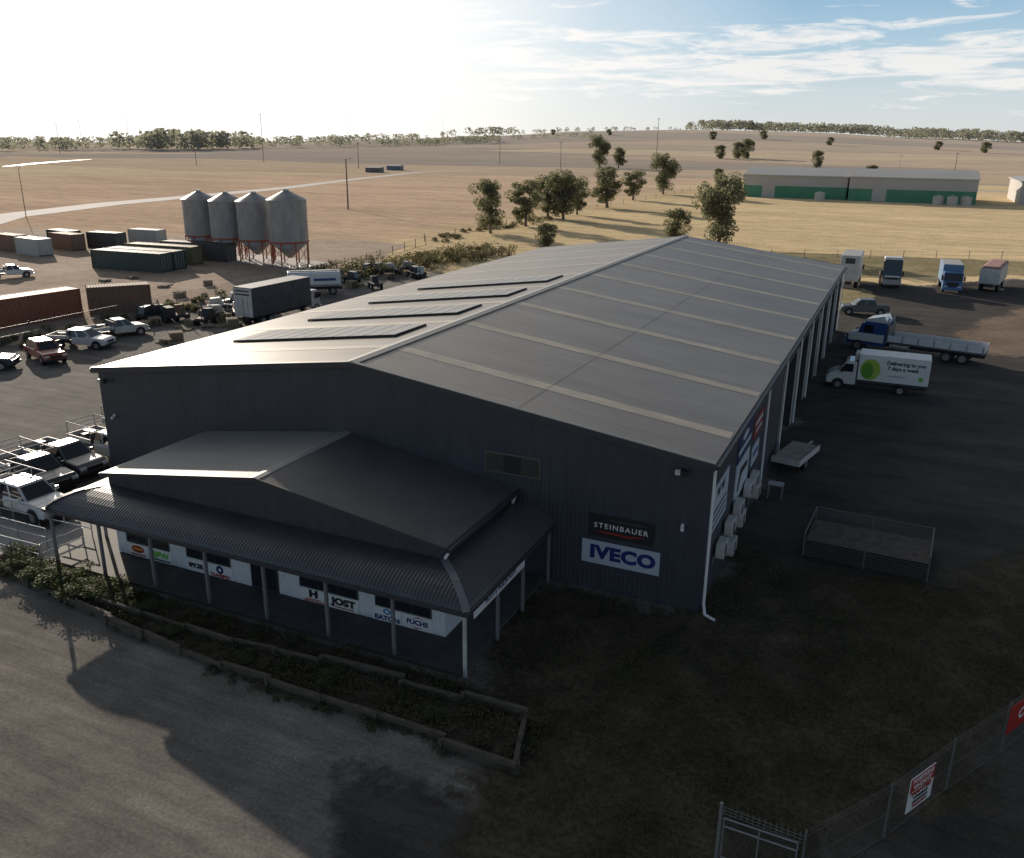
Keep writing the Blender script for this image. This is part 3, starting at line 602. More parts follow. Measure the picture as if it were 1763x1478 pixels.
for y_ in (-.6,-.05,.05,.6): MB().cyl((-.05,y_,1.1),(-.05,y_,3.0),.02,n=6,m=M_galv).make("door_bar",bt)
tk=empty("tank_trailer",(-62.0,53.0,0),rad(40),label="white boxy water tank on wheels behind gravel yard",cat="trailer")
MB().box(0,6.4,-.4,.4,.6,.95,M_chassis).make("chassis",tk)
MB().prism([(-1.2,1.3),(-1.2,2.5),(-.9,2.8),(.9,2.8),(1.2,2.5),(1.2,1.3),(.8,.98),(-.8,.98)],0,6.2,M_white,ax='x').make("tank",tk,bevel=.05)
MB().box(.3,5.9,-.35,.35,2.81,2.89,M_galv).make("walkway",tk)
f=MB()
for x in (.3,1.5,2.7): f.cyl((x,-.6,2.8),(x,-.6,3.4),.03,n=6,m=M_galv).cyl((x,.6,2.8),(x,.6,3.4),.03,n=6,m=M_galv).cyl((x,-.6,3.4),(x,.6,3.4),.03,n=6,m=M_galv)
f.cyl((.3,-.6,3.4),(2.7,-.6,3.4),.03,n=6,m=M_galv).cyl((.3,.6,3.4),(2.7,.6,3.4),.03,n=6,m=M_galv); f.make("handrail",tk)
for s in (-1,1):
    MB().box(3.0,5.6,s*1.21-.01,s*1.21+.01,1.75,2.05,M_blue).make("side_stripe",tk)
    for x in (1.2,2.3,5.2): wheel(tk,x,s*1.0,.48,.4)
van=empty("delivery_van",(4.85,39.25,0),rad(180),label="white refrigerated delivery van with green disc logo",cat="van")
MB().prism([(1.5,.42),(1.5,2.25),(2.1,2.28),(2.35,2.15),(2.85,1.45),(3.45,1.18),(3.62,.95),(3.65,.42)],-.98,.98,M_carwhite).make("body",van,bevel=.09)
MB().box(-3.55,1.42,-1.08,1.08,.78,2.92,M_white).make("cargo_box",van,bevel=.04)
MB().box(-3.5,1.4,-.45,.45,.4,.77,M_chassis).make("chassis",van)
MB().box(1.1,1.75,-.75,.75,2.32,2.85,M_wdirty).make("refrigeration_unit",van,bevel=.08)
MB().box(-3.56,1.43,1.081,1.087,.8,.92,M_dkgrey).make("side_rail",van)
glassquad(van,[(2.85,-.95,1.45),(2.85,.95,1.45),(2.36,.9,2.13),(2.36,-.9,2.13)],.92,.03,"windscreen")
for s in (-1,1):
    MB().quad([(1.75,s*.99,1.42),(2.72,s*.99,1.42),(2.35,s*.99,2.05),(1.75,s*.99,2.05)],M_glass).make("window",van)
    wheel(van,2.75,s*.88,.36,.24); wheel(van,-1.7,s*.85,.36,.4)
    MB().cyl((2.75,s*.975,.4),(2.75,s*.99,.4),.46,n=20,m=M_black).make("wheel_arch",van)
    MB().box(3.45,3.66,s*.72-.16,s*.72+.16,.8,1.02,M_lamp).make("headlight",van,bevel=.02)
    MB().box(2.45,2.6,s*1.12-.1,s*1.12+.1,1.4,1.75,M_black).make("mirror",van)
MB().box(3.6,3.7,-.9,.9,.4,.62,M_black).make("bumper",van)
MB().quad([(.55+.72*math.cos(a),1.084,1.78+.82*math.sin(a)) for a in [2*math.pi*i/28 for i in range(28)]],mat("lime",(.35,.55,.08),.5)).make("logo_disc",van)
MB().quad([(.75+.42*math.cos(a),1.089,1.68+.62*math.sin(a)) for a in [2*math.pi*i/28 for i in range(28)]],mat("leaf_green",(.12,.33,.03),.5)).make("logo_leaf",van)
text("Delivering to you",.38,(-1,0,0),(0,0,1),(-1.9,1.09,2.42),M_black,van,bold=.012)
text("7 days a week",.38,(-1,0,0),(0,0,1),(-1.72,1.09,2.02),M_black,van,bold=.012)
text("woolworths.com.au",.16,(-1,0,0),(0,0,1),(-1.3,1.09,1.45),M_dkgrey,van)
MB().cyl((-3.0,1.082,1.4),(-3.0,1.09,1.4),.16,n=16,m=M_green).make("emblem",van)
tt=empty("tray_truck",(13.0,52.0,0),rad(168),label="blue and white cab truck with long white dropside tray",cat="truck")
MB().box(0,11,-.4,.4,.6,.98,M_chassis).make("chassis",tt)
t=MB().box(0,7.9,-1.22,1.22,1.05,1.2,M_dgalv)
M_trayb=mat("silver_white_tray",(.72,.74,.76),.5,var=.1)
for s in (-1,1):
    t.box(0,7.9,s*1.22-.03,s*1.22+.03,1.2,1.75,M_trayb)
    for x in [i*1.3+.05 for i in range(7)]: t.box(x-.05,x+.05,s*1.27-.03,s*1.27+.03,1.1,1.78,M_galv)
t.box(0,.06,-1.19,1.19,1.2,1.75,M_trayb).box(7.84,7.9,-1.19,1.19,1.2,2.6,M_dgalv).box(.5,7.5,-.9,.9,1.2,1.32,mat("load_rust",(.20,.12,.08),.8,var=.3)); t.make("tray",tt)
MB().box(8.05,10.0,-1.15,1.15,.62,2.75,M_blue).prism([(10.0,.62),(10.0,2.6),(10.25,2.55),(10.5,1.75),(11.1,1.6),(11.5,1.4),(11.6,.62)],-1.08,1.08,M_blue).make("cab",tt,bevel=.06)
MB().box(8.1,9.9,-1.1,1.1,2.76,2.95,M_carwhite).prism([(9.9,2.96),(8.4,3.35),(8.2,2.96)],-1.0,1.0,M_carwhite).make("cab_roof",tt)
glassquad(tt,[(10.5,-1.05,1.75),(10.5,1.05,1.75),(10.25,1.05,2.55),(10.25,-1.05,2.55)],.92,.03,"windscreen")
for s in (-1,1):
    MB().quad([(9.2,s*1.165,1.75),(9.95,s*1.165,1.75),(9.95,s*1.165,2.45),(9.2,s*1.165,2.45)],M_glass).make("window",tt)
    MB().box(8.2,11.3,s*1.165-.008,s*1.165+.008,.95,1.68,M_carwhite).make("side_stripe",tt)
    for x in (1.6,2.9,10.4): wheel(tt,x,s*1.0,.5,.4)
    MB().cyl((8.0,s*.95,.9),(8.0,s*.95,3.2),.07,n=8,m=M_galv).make("exhaust_stack",tt)
    MB().cyl((6.0,s*.95,.75),(7.6,s*.95,.75),.3,n=14,m=M_galv).make("fuel_tank",tt)
    MB().box(11.4,11.62,s*.8-.18,s*.8+.18,.95,1.2,M_lamp).make("headlight",tt)
MB().box(11.55,11.68,-.95,.95,.45,.75,M_galv).make("bumper",tt)
bx=boxtruck("box_truck",(-1.0,90.3,0),rad(90),7.5,3.3,M_white,M_white,M_wdirty,"tall white box truck seen from its rear doors",axles=(.6,))
MB().box(-.045,-.034,-.6,.6,3.3,4.0,M_dkgrey).make("rear_window",bx)
MBb=boxtruck("prime_mover",(3.6,99.5,0),rad(-84),3.2,.5,M_dkgrey,M_chassis,M_dkgrey,"dark prime mover truck with white roof fairing",roofm=M_chassis,cabh=3.6,cabl=2.3,axles=(0,1.3))
MB().box(5.7,5.85,-1.15,1.15,.5,1.15,M_rim).make("bull_bar",MBb); MB().box(3.5,5.1,-1.1,1.1,3.62,3.95,M_white).make("roof_fairing",MBb,bevel=.08)
MB().box(5.68,5.74,-.9,.9,1.45,1.65,M_white).make("grille_bar",MBb)
boxtruck("garbage_truck",(11.0,101,0),rad(-87),6,2.4,mat("mid_blue",(.06,.18,.38),.4),mat("box_blue",(.12,.22,.36),.5),M_wdirty,"blue cab-over truck with pale blue body",axles=(.5,1.6))
tr=empty("tipper_trailer",(15.7,96.6,0),rad(80),label="white high sided trailer with faded red cover",cat="trailer")
MB().box(0,8.5,-1.2,1.2,1.0,3.0,M_wdirty).make("trailer_body",tr,bevel=.04)
MB().box(.1,8.4,1.2,1.235,2.3,2.95,mat("side_red",(.30,.07,.06),.6)).make("side_panel",tr)
MB().prism([(-1.22,3.01),(1.22,3.01),(.9,3.3),(-.9,3.3)],-.05,8.55,mat("tarp_red",(.42,.25,.22),.8,var=.2),ax='x').make("cover",tr,bevel=.08)
for s in (-1,1):
    for x in (1.2,2.5,6): wheel(tr,x,s*.95,.48,.4)
MB().box(0,7.5,-.4,.4,.6,.97,M_chassis).make("chassis",tr)
tr2=empty("flatbed_trailer",(20.8,86.5,0),rad(84),label="white dropdeck trailer parked at yard edge",cat="trailer")
MB().box(0,9,-1.2,1.2,1.1,1.3,M_wdirty).box(8.9,9,-1.2,1.2,1.3,2.6,M_wdirty).box(0,9,-1.23,-1.2,1.0,1.8,M_wdirty).make("deck",tr2)
MB().box(0,9,-.4,.4,.6,1.05,M_chassis).make("chassis",tr2)
for s in (-1,1):
    for x in (1.2,2.5): wheel(tr2,x,s*.95,.48,.4)
st=empty("flat_trailer",(.5,17.6,0),rad(78),label="small galvanised flat trailer against shed wall",cat="trailer")
MB().box(0,3.6,-1.25,.35,.72,.86,mat("deck_dusty",(.33,.31,.28),.8,var=.25)).box(0,3.6,-1.28,-1.25,.6,.95,M_wdirty).box(-.03,0,-1.28,.35,.6,.95,M_wdirty).make("deck",st)
wheel(st,1.5,-1.1,.33,.2); wheel(st,1.5,.2,.33,.2)
MB().box(3.6,4.8,-.5,-.4,.6,.7,M_galv).make("drawbar",st)
pn=empty("steel_pen",(3.2,7.0,0),rad(-3),label="low steel mesh pen with dark corrugated front",cat="enclosure")
M_dull=mat("dull_rail",(.13,.125,.12),.6)
MB().box(0,5.2,0,.05,.05,.9,mat("corr_dark",(.075,.068,.06),.6,c2=(.05,.05,.05),scale=1,wave=('Z',.12,.9,.04))).make("front_panel",pn)
MB().box(0,5.2,.05,3.4,.1,.55,mat("pen_floor",(.10,.082,.065),.9,var=.35,scale=3)).make("floor",pn)
for x,y in ((0,0),(5.2,0),(0,3.4),(5.2,3.4),(2.6,0),(2.6,3.4)): MB().cyl((x,y,0),(x,y,1.2),.035,n=8,m=M_dull).make("post",pn)
for a,c_ in (((0,3.4),(5.2,3.4)),((5.2,0),(5.2,3.4)),((0,0),(0,3.4))): MB().cyl((*a,1.2),(*c_,1.2),.03,n=8,m=M_dull).make("rail",pn)
MB().quad([(0,0,.5),(5.2,0,.5),(5.2,0,1.2),(0,0,1.2)],M_link).make("mesh_panel",pn,(0,3.4,0))
MB().quad([(0,0,.1),(3.4,0,.1),(3.4,0,1.2),(0,0,1.2)],M_link).make("mesh_panel",pn,(5.21,0,0),rad(90))
bs=empty("steel_stand",(1.0,13.6,0),0,label="small steel work stand beside shed wall",cat="stand")
MB().box(-.4,.4,-.3,.3,.8,.85,M_galv).make("top",bs)
for x in (-.35,.35):
    for y in (-.25,.25): MB().cyl((x,y,0),(x,y,.8),.025,n=6,m=M_galv).make("leg",bs)
# ------------------------------------------------------------------ containers
def container(x,y,rot,m,Lc,lbl,hh=2.6):
    e=empty("shipping_container",(x,y,0),rot,label=lbl,cat="shipping container",group="containers in the neighbouring lot")
    MB().box(-Lc/2,Lc/2,-1.2,1.2,.12,hh,m).make("container_body",e)
    f=MB()
    for sx in (-1,1):
        for sy in (-1,1): f.box(sx*Lc/2-.09,sx*Lc/2+.09,sy*1.2-.06,sy*1.2+.06,0,hh+.02,m)
    for sy in (-1,1): f.box(-Lc/2+.1,Lc/2-.1,sy*1.2-.05,sy*1.2+.05,hh-.12,hh+.03,m).box(-Lc/2+.1,Lc/2-.1,sy*1.2-.05,sy*1.2+.05,.0,.15,m)
    f.make("corner_frame",e)
    for yy in (-.8,-.3,.3,.8): MB().cyl((Lc/2+.05,yy,.2),(Lc/2+.05,yy,hh-.2),.025,n=6,m=M_galv).make("door_bar",e)
container(-121.5,65,rad(-8),M_cwhite,6.06,"white twenty foot shipping container on dirt")
container(-123,72.5,rad(-8),M_brown,6.06,"rusty brown shipping container behind white one")
container(-129.5,67,rad(-8),M_brown,6.06,"brown shipping container at end of row")
container(-128,76,rad(-8),M_cgreen,6.06,"dark green shipping container on dirt lot")
container(-95,60,rad(4),M_cgreen,12.2,"long dark green shipping container on dirt")
container(-95.3,62.8,rad(4),M_cgreen,12.2,"long dark green shipping container on dirt")
container(-97,68,rad(4),M_olive,12.2,"long olive brown shipping container on dirt")
container(-95,73,rad(4),M_cdark,12.2,"long dark grey shipping container on dirt")
container(-119,77,rad(4),M_cdark,6.06,"dark container with pale roof on dirt lot")
container(-117,84,rad(4),M_cwhite,6.06,"white twenty foot shipping container on dirt")
container(-74.6,26.5,rad(83),M_orange,12.2,"long rust orange shipping container beside fence",2.9)
container(-71.3,36.2,rad(51.5),M_brown,6.06,"weathered brown container beside orange container",2.9)
# ------------------------------------------------------------------ silos
si=empty("grain_silo",(-97.5,76.9,0),label="galvanised cone roof grain silo on red legs",cat="silo",group="row of grain silos")
rs_=2.62
MB().cyl((0,0,3.2),(0,0,8.8),rs_,n=36,m=M_silo,caps=False).make("cylinder_wall",si,smooth=True)
MB().cyl((0,0,8.8),(0,0,9.95),rs_+.12,.45,n=36,m=M_silo).cyl((0,0,9.95),(0,0,10.2),.4,n=12,m=M_galv).make("cone_roof",si)
MB().cyl((0,0,1.0),(0,0,3.2),.3,rs_,n=36,m=M_silo).make("hopper",si,smooth=True)
MB().cyl((0,0,3.12),(0,0,3.34),rs_+.06,n=36,m=M_silored).make("base_ring",si)
f=MB()
for i in range(8):
    a=2*math.pi*i/8+.2; a2=2*math.pi*(i+1)/8+.2; p0=(rs_*math.cos(a),rs_*math.sin(a)); p1=(rs_*math.cos(a2),rs_*math.sin(a2))
    MB().cyl((*p0,0),(*p0,3.2),.09,n=8,m=M_silored).make("leg",si)
    f.cyl((*p0,.3),(*p1,2.4),.035,n=6,m=M_silored)
f.make("brace",si)
for x,y,s in ((-91.4,76.1,1),(-85.4,75.5,1.02),(-78.4,74.4,1.08)): clone(si,(x,y,0),scale=s)
ld=empty("silo_ladder",(-75.2,74.0,0),label="steel caged ladder beside grain silo",cat="ladder")
f=MB()
for x in (-.25,.25): f.cyl((x,0,0),(x,0,10),.03,n=6,m=M_galv)
for i in range(30): f.cyl((-.25,0,.3+i*.33),(.25,0,.3+i*.33),.02,n=5,m=M_galv)
f.make("rungs",ld)
# ------------------------------------------------------------------ trees
def leafmesh(name,clumps,nper,size,m,seed,flat=.8):
    rr=random.Random(seed); vs=[];fs=[]
    for (cx,cy,cz,cr) in clumps:
        for k in range(nper):
            while True:
                a,b_,c_=rr.uniform(-1,1),rr.uniform(-1,1),rr.uniform(-1,1); d=a*a+b_*b_+c_*c_
                if .08<d<1: break
            p=Vector((cx+a*cr,cy+b_*cr,cz+c_*cr*flat)); s=size*rr.uniform(.5,1.3)
            u=Vector((rr.gauss(0,1),rr.gauss(0,1),rr.gauss(0,1))).normalized(); w=u.orthogonal().normalized(); w=(w*math.cos(k)+u.cross(w)*math.sin(k))
            o=len(vs); vs+=[p-u*s,p+w*s*.45,p+u*s,p-w*s*.45]; fs.append((o,o+1,o+2,o+3))
    me=bpy.data.meshes.new(name); me.from_pydata(vs,[],fs); me.materials.append(m); return me
def treekind(seed,H=10,spread=3.2,ncl=16,nper=150,size=.3,trunk_h=.35,m=M_leaf,rmin=.24,rmax=.42):
    rr=random.Random(seed)
    root=bpy.data.objects.new("eucalypt_tree",None); COL.objects.link(root)
    cl=[]
    for i in range(ncl):
        a=rr.uniform(0,6.28); r=spread*math.sqrt(rr.random())*rr.uniform(.6,1); z=H*(trunk_h+ (1-trunk_h)*rr.random()**.8)-.6
        k=1-abs((z/H-.6))*1.0; cl.append((math.cos(a)*r*k,math.sin(a)*r*k,z,spread*rr.uniform(rmin,rmax)))
    co=bpy.data.objects.new("crown",leafmesh("crown",cl,nper,size,m,seed)); COL.objects.link(co); co.parent=root
    t=MB(); t.cyl((0,0,-.2),(.15,.1,H*.3),H*.03,H*.02,8,M_bark).cyl((.15,.1,H*.3),(0,.2,H*.6),H*.02,H*.01,7,M_bark)
    for c_ in cl[:max(5,ncl//2)]: t.cyl((.1,.1,H*rr.uniform(.22,.45)),(c_[0],c_[1],c_[2]-.1),H*.009,H*.003,5,M_bark,caps=False)
    t.make("trunk",root,smooth=True)
    return root
T=[treekind(11,10,3.8,32,200,.24,.22),treekind(12,10,3.5,28,200,.24,.22),treekind(13,10,4.6,38,190,.25,.2),treekind(14,6,3.4,24,190,.21,.1)]
TL=["grey green eucalypt tree with open crown at paddock edge","slender eucalypt tree with patchy crown","wide spreading eucalypt tree with several limbs","low round bushy tree with dense crown"]
placed=set()
def tree(k,x,y,H,sp=1.,grp="eucalypts along the paddock fence"):
    base=10 if k<3 else 6; s=H/base
    if k not in placed:
        o=T[k]; placed.add(k); o.location=(x,y,hgt(x,y)); o.scale=(s*sp,s*sp,s); o.rotation_euler=(0,0,R.uniform(0,6))
    else:
        o=clone(T[k],(x,y,hgt(x,y)),R.uniform(0,6),(s*sp,s*sp,s))
    tag(o,TL[k],"tree",group=grp); return o
tree(0,-72.8,131.7,10.5,1.05); tree(1,-72.7,149.4,9.6,1.3); tree(2,-72,170.8,11.2,1.2); tree(0,-77,173,10,1.2); tree(1,-74,186,8.5,1.2)
tree(1,-75.2,214,11,1.6); tree(1,-78.7,251,9,1.4); tree(2,-79,290,14,.95)
tree(2,-25.9,129.5,12.5,.9); tree(3,-35.4,136.9,6,1.0); tree(3,-53.7,115.5,4,1.1); tree(3,-85.9,421.5,6,1.)
G="scattered paddock trees"
tree(2,-204.9,585.8,22,.9,G); tree(1,-193.9,596,14,1.4,G); tree(3,-165.3,905,16,1.,G); tree(3,-158,915,19,.9,G); tree(3,-182,890,13,1.1,G); tree(3,-70,720,13,.8,G)
tree(3,-20,520,7,1.2,G); tree(3,-14,330,6,1.5,G); tree(3,52,372,8,1.5,G)
for az,d,h in ((12,1500,13),(9,1550,14),(-1,1300,11),(-3.5,1250,13),(22,1750,10),(5,1350,11),(18.5,1700,11)):
    tree(3,-math.sin(rad(az))*d,math.cos(rad(az))*d,h,1.2,G)
rr=random.Random(5); vs=[];fs=[]
def clump(x,y,h,wd):
    z0=hgt(x,y)
    for i in range(34):
        a=rr.uniform(-1,1);c_=rr.random()**.7; p=Vector((x+a*wd*(1-.5*c_*c_),y+rr.uniform(-.6,.6)*wd,z0+h*(.12+.85*c_)))
        s=h*rr.uniform(.07,.16); u=Vector((rr.gauss(0,1),rr.gauss(0,.4),rr.gauss(0,.8))).normalized(); w_=u.orthogonal().normalized()
        o=len(vs); vs.extend([p-u*s,p+w_*s*.7,p+u*s,p-w_*s*.7]); fs.append((o,o+1,o+2,o+3))
def belt(a0,a1,d0,d1,n,h0,h1):
    for i in range(n):
        az=rr.uniform(a0,a1); d=rr.uniform(d0,d1); x=-math.sin(rad(az))*d; y=math.cos(rad(az))*d; h=rr.uniform(h0,h1); clump(x,y,h,h*rr.uniform(.4,.8))
belt(-12,13.5,2150,2350,420,15,24)
belt(-12,3,2000,2150,120,11,18)
belt(24,29,2250,2350,24,12,22); belt(13,24,2280,2400,40,7,13)
belt(25.5,33,1400,1550,120,7,11); belt(33,41,1400,1600,45,8,17); belt(41,49,1300,1450,75,13,25); belt(44,47.5,1250,1350,22,20,29); belt(49,64,1200,1350,95,10,18); belt(54,64,1000,1100,22,13,19)
belt(19,27,1500,1700,40,6,9); belt(30,60,1800,2300,150,9,16)
me=bpy.data.meshes.new("distant_wood"); me.from_pydata(vs,[],fs); me.materials.append(M_far); o=bpy.data.objects.new("distant_wood",me); COL.objects.link(o); tag(o,kind="stuff")
cl=[]; rr=random.Random(8)
for i in range(150):
    t=rr.random(); cl.append((-66+t*8+rr.uniform(-5,5),66+t*36+rr.uniform(-3,3),rr.uniform(.1,1.3),rr.uniform(.6,1.5)))
for i in range(90):
    cl.append((-67+rr.uniform(-3,3),rr.uniform(18,72),.2,rr.uniform(.3,.8)))
for i in range(60):
    t=rr.random(); cl.append((-76+rr.uniform(-3,3),112+t*60,.2,rr.uniform(.4,1.)))
o=bpy.data.objects.new("weed_growth",leafmesh("weed_growth",cl,80,.2,M_dryleaf,3,.7)); COL.objects.link(o); tag(o,kind="stuff")
shrub=treekind(31,1.6,1.3,16,260,.07,.1,M_leaf2,.3,.5); 
tag(shrub,"rounded green garden shrub in timber edged bed","shrub",group="shrubs in the garden bed"); shrub.name="garden_shrub"
spots=[(-28.2,-8.9,.8),(-27.2,-9.3,.7),(-26.2,-9.1,.8),(-25.2,-9.4,.9),(-24.3,-9.1,.8),(-23.2,-9.6,.9),(-22.2,-9.3,.8),(-21.2,-9.8,.6),(-19.6,-9.5,.5),(-17.8,-10.2,.45),(-14,-10.4,.4),(-10.4,-10.3,.45),(-6.4,-10.4,.4)]
for i,(x,y,s) in enumerate(spots):
    if i==0: shrub.location=(x,y,.12); shrub.scale=(s*1.1,s,s*.55)
    else: clone(shrub,(x,y,.12),R.uniform(0,6),(s*1.1,s,s*.55))
BP=[(-29.5,-9.1),(-26,-9.8),(-20.6,-10.5),(-14.5,-11.1),(-8,-11.2),(-3.1,-11.4),(-3.5,-9.3),(-6.4,-8.55),(-29.5,-8.4)]
cl=[]; rr=random.Random(12)
while len(cl)<720:
    x,y=rr.uniform(-29.4,-3.0),rr.uniform(-11.3,-8.4)
    if inpoly(x,y,BP): cl.append((x,y,.2,rr.uniform(.18,.45)))
for i in range(130):
    t=rr.random(); cl.append((-29+t*26+rr.gauss(0,.1),(-9.5-t*3.2 if t<.55 else -11.5)+rr.gauss(0,.15),.08,rr.uniform(.1,.28)))
for i in range(40): cl.append((-3.1+rr.gauss(0,.2),rr.uniform(-11.7,-9.1),.1,rr.uniform(.12,.3)))
o=bpy.data.objects.new("garden_ground_cover",leafmesh("garden_ground_cover",cl,70,.05,M_scrub,9,.6)); COL.objects.link(o); tag(o,kind="stuff")
VP=[(-2.5,-13.9),(2.5,-14),(5.2,-12.3),(9,-6),(13,1.6),(15,8),(8.5,6.5),(3,6),(.3,8),(.3,-.3),(-6,-.3),(-6,-8.2),(-2.6,-9.2)]
rr=random.Random(4); vs=[];fs=[]
k=0
while k<36000:
    x,y=rr.uniform(-7,15),rr.uniform(-14,8)
    if not inpoly(x+rr.gauss(0,.5),y+rr.gauss(0,.5),VP) or (-5.6<x<-2.7 and y<-9.0 and y>-11.7) or (x<0 and y>-.05): continue
    if mnoise.noise(Vector((x*.5,y*.5,0)))*2+rr.gauss(0,.6)<-.15: continue
    k+=1
    h_=rr.uniform(.03,.12); a=rr.uniform(0,6.28); dx,dy=math.cos(a)*.02,math.sin(a)*.02; lx,ly=rr.gauss(0,.04),rr.gauss(0,.04)
    o=len(vs); vs+=[(x-dx,y-dy,.02),(x+dx,y+dy,.02),(x+lx,y+ly,.02+h_)]; fs.append((o,o+1,o+2))
me=bpy.data.meshes.new("verge_grass"); me.from_pydata(vs,[],fs); me.materials.append(mat("grass_blade",(.06,.06,.032),.9,c2=(.145,.122,.07),scale=.7,trans=.2)); o=bpy.data.objects.new("verge_grass",me); COL.objects.link(o); tag(o,kind="stuff")
sheet("garden_soil",[(-29.5,-9.2),(-26,-9.95),(-14.5,-11.2),(-8,-11.3),(-2.9,-11.5),(-3.5,-9.3),(-6,-8.6),(-29.5,-8.4)],.15,M_bed)
def sleeper_wall(pts,h,lbl):
    e=empty("retaining_wall",(*pts[0],0),label=lbl,cat="retaining wall")
    for p0,p1 in zip(pts,pts[1:]):
        d=Vector(p1)-Vector(p0); Ln=d.length; a=math.atan2(d.y,d.x); n=max(1,round(Ln/2.4))
        for i in range(n):
            off_=R.uniform(-.12,.12); nn=Vector((-d.y,d.x)).normalized()*off_
            q=Vector(p0)+d*(i/n)+nn-Vector(pts[0]); dz=R.uniform(-.12,.05)
            MB().box(.02,Ln/n+.06,-.09,.09,-.05,h/2-.005+dz,M_sleeper).box(-.03,Ln/n-.02,-.07,.08,h/2-.005+dz,h+dz,M_sleeper).box(-.06,.06,-.16,-.09,-.05,h+.06+dz,M_sleeper).make("sleeper",e,(q.x,q.y,0),a+R.uniform(-.04,.04),bevel=.015)
sleeper_wall([(-29.5,-9.3),(-26,-10.0),(-20.6,-10.7),(-14.5,-11.3),(-8,-11.4),(-2.8,-11.6)],.36,"low weathered timber sleeper wall edging garden bed")
sleeper_wall([(-2.8,-11.6),(-3.5,-9.3)],.28,"short timber sleeper wall at garden bed end")
sleeper_wall([(-22,-9.9),(-15.1,-9.9),(-11.4,-9.6),(-8.1,-9.5),(-3.5,-9.3)],.44,"upper timber sleeper wall in garden bed")
sheet("access_path",[(-40,-8.9),(-26.6,-8.6),(-26.6,-3),(-30,-3),(-30,-6.0),(-40,-6.2)],.1,M_conc)
def rail(p0,p1,n,lbl,m=M_galv,h=1.0,mid=2):
    e=empty("handrail",(*p0,0),math.atan2(p1[1]-p0[1],p1[0]-p0[0]),label=lbl,cat="handrail",group="galvanised ramp handrails")
    Ln=math.dist(p0,p1)
    for i in range(n): MB().cyl((Ln*i/(n-1),0,0),(Ln*i/(n-1),0,h),.03,n=8,m=m).make("post",e)
    for k in range(mid): MB().cyl((0,0,h*(1-k*.45)),(Ln,0,h*(1-k*.45)),.03,n=8,m=m).make("rail",e)
rail((-38,-8.7),(-27.2,-8.5),7,"galvanised handrail along office access ramp")
rail((-38,-7.3),(-28.4,-7.2),6,"galvanised handrail along office access ramp")
rail((-36,-5.9),(-27.4,-5.6),6,"galvanised handrail along office access ramp")
rail((-27.2,-8.4),(-27.0,-6.4),2,"short handrail at verandah end")
# ------------------------------------------------------------------ fences
def fence(pts,h,lbl,barb=True,m=M_galv,sp=None,pr=.03,link=True,name="chain_link_fence"):
    e=empty(name,(pts[0][0],pts[0][1],0),label=lbl,cat="fence")
    o0=Vector((pts[0][0],pts[0][1],0))
    for i,p_ in enumerate(pts):
        q=Vector((p_[0],p_[1],0))-o0
        MB().cyl((0,0,0),(0,0,h+.1),pr,n=8,m=m).make("post",e,q)
        if i<len(pts)-1:
            d=Vector((pts[i+1][0],pts[i+1][1],0))-o0-q; Ln=d.length;a=math.atan2(d.y,d.x)
            if link: MB().quad([(0,0,.03),(Ln,0,.03),(Ln,0,h-.1),(0,0,h-.1)],M_link).make("mesh_panel",e,q,a)
    zs=[.05,h*.5,h-.1]+([h,h+.08] if barb else [])
    for z in zs:
        wi=MB()
        for i in range(len(pts)-1):
            q=Vector((pts[i][0],pts[i][1],z))-o0; q2=Vector((pts[i+1][0],pts[i+1][1],z))-o0; wi.cyl(q,q2,.005 if sp is None else sp,n=4,m=m,caps=False)
        wi.make("wire",e)
    return e
M_fp=mat("fence_post_steel",(.18,.18,.18),.55,metal=.4)
fence([(5.4,-12.5),(7.3,-9.8),(8.9,-7.0),(10.5,-4.4),(12.1,-1.6),(13.7,1.2),(15.3,4.0)],1.75,"galvanised chain link fence topped with barbed wire",m=M_fp)
M_gate=mat("gate_steel",(.3,.305,.31),.5,metal=.5)
gate=empty("steel_gate",(3.3,-12.45,0),rad(-2),label="galvanised mesh gate with barbed wire above",cat="gate")
MB().cyl((0,0,0),(0,0,1.85),.045,n=10,m=M_gate).make("post",gate)
f=MB()
for a,c_ in (((.1,0,.15),(.1,0,1.4)),((.1,0,1.4),(1.95,0,1.4)),((1.95,0,1.4),(1.95,0,.15)),((.1,0,.15),(1.95,0,.15)),((1.0,0,.15),(1.0,0,1.4)),((.1,0,1.15),(1.95,0,1.15))): f.cyl(a,c_,.022,n=8,m=M_gate)
f.make("frame",gate); MB().quad([(.1,0,.15),(1.95,0,.15),(1.95,0,1.4),(.1,0,1.4)],M_link).make("mesh_panel",gate)
for z in (1.5,1.6,1.7):
    f=MB().cyl((0,0,z+.05),(2.05,0,z-.05),.005,n=4,m=M_gate)
    for i in range(14): x=.08+i*.145; f.cyl((x,-.02,z+.02),(x+.02,.03,z+.07),.004,n=3,m=M_gate)
    f.make("barbed_wire",gate)
def fsign(org,ang,w_,h_,lbl,lines,bg,split=None):
    s=MB().box(-w_/2,w_/2,-.012,.012,-h_/2,h_/2,bg).make("fence_sign",None,org,ang); tag(s,lbl,"sign")
    if split: MB().box(-w_/2+.01,w_/2-.01,-.018,-.013,split[0],split[1],split[2]).make("sign_panel",s)
    for t,sz,dz,mm,sx in lines: text(t,sz,(1,0,0),(0,0,1),(0,-.024,dz),mm,s,bold=sz*.03,sx=sx)
fa=math.atan2(2.8,1.6)
fsign((8.1,-8.5,.98),fa,1.25,1.15,"white and red job vacancy sign wired to fence",[("POSITIONS",.2,.44,M_white,1.05),("VACANT",.2,.23,M_white,1.15),("WANTED",.2,.0,M_red,1.2),("WORKSHOP",.12,-.17,M_black,1.1),("MECHANICS &",.12,-.31,M_black,1.),("TRADE STAFF",.12,-.45,M_red,1.0)],M_white,(.1,.56,M_red))
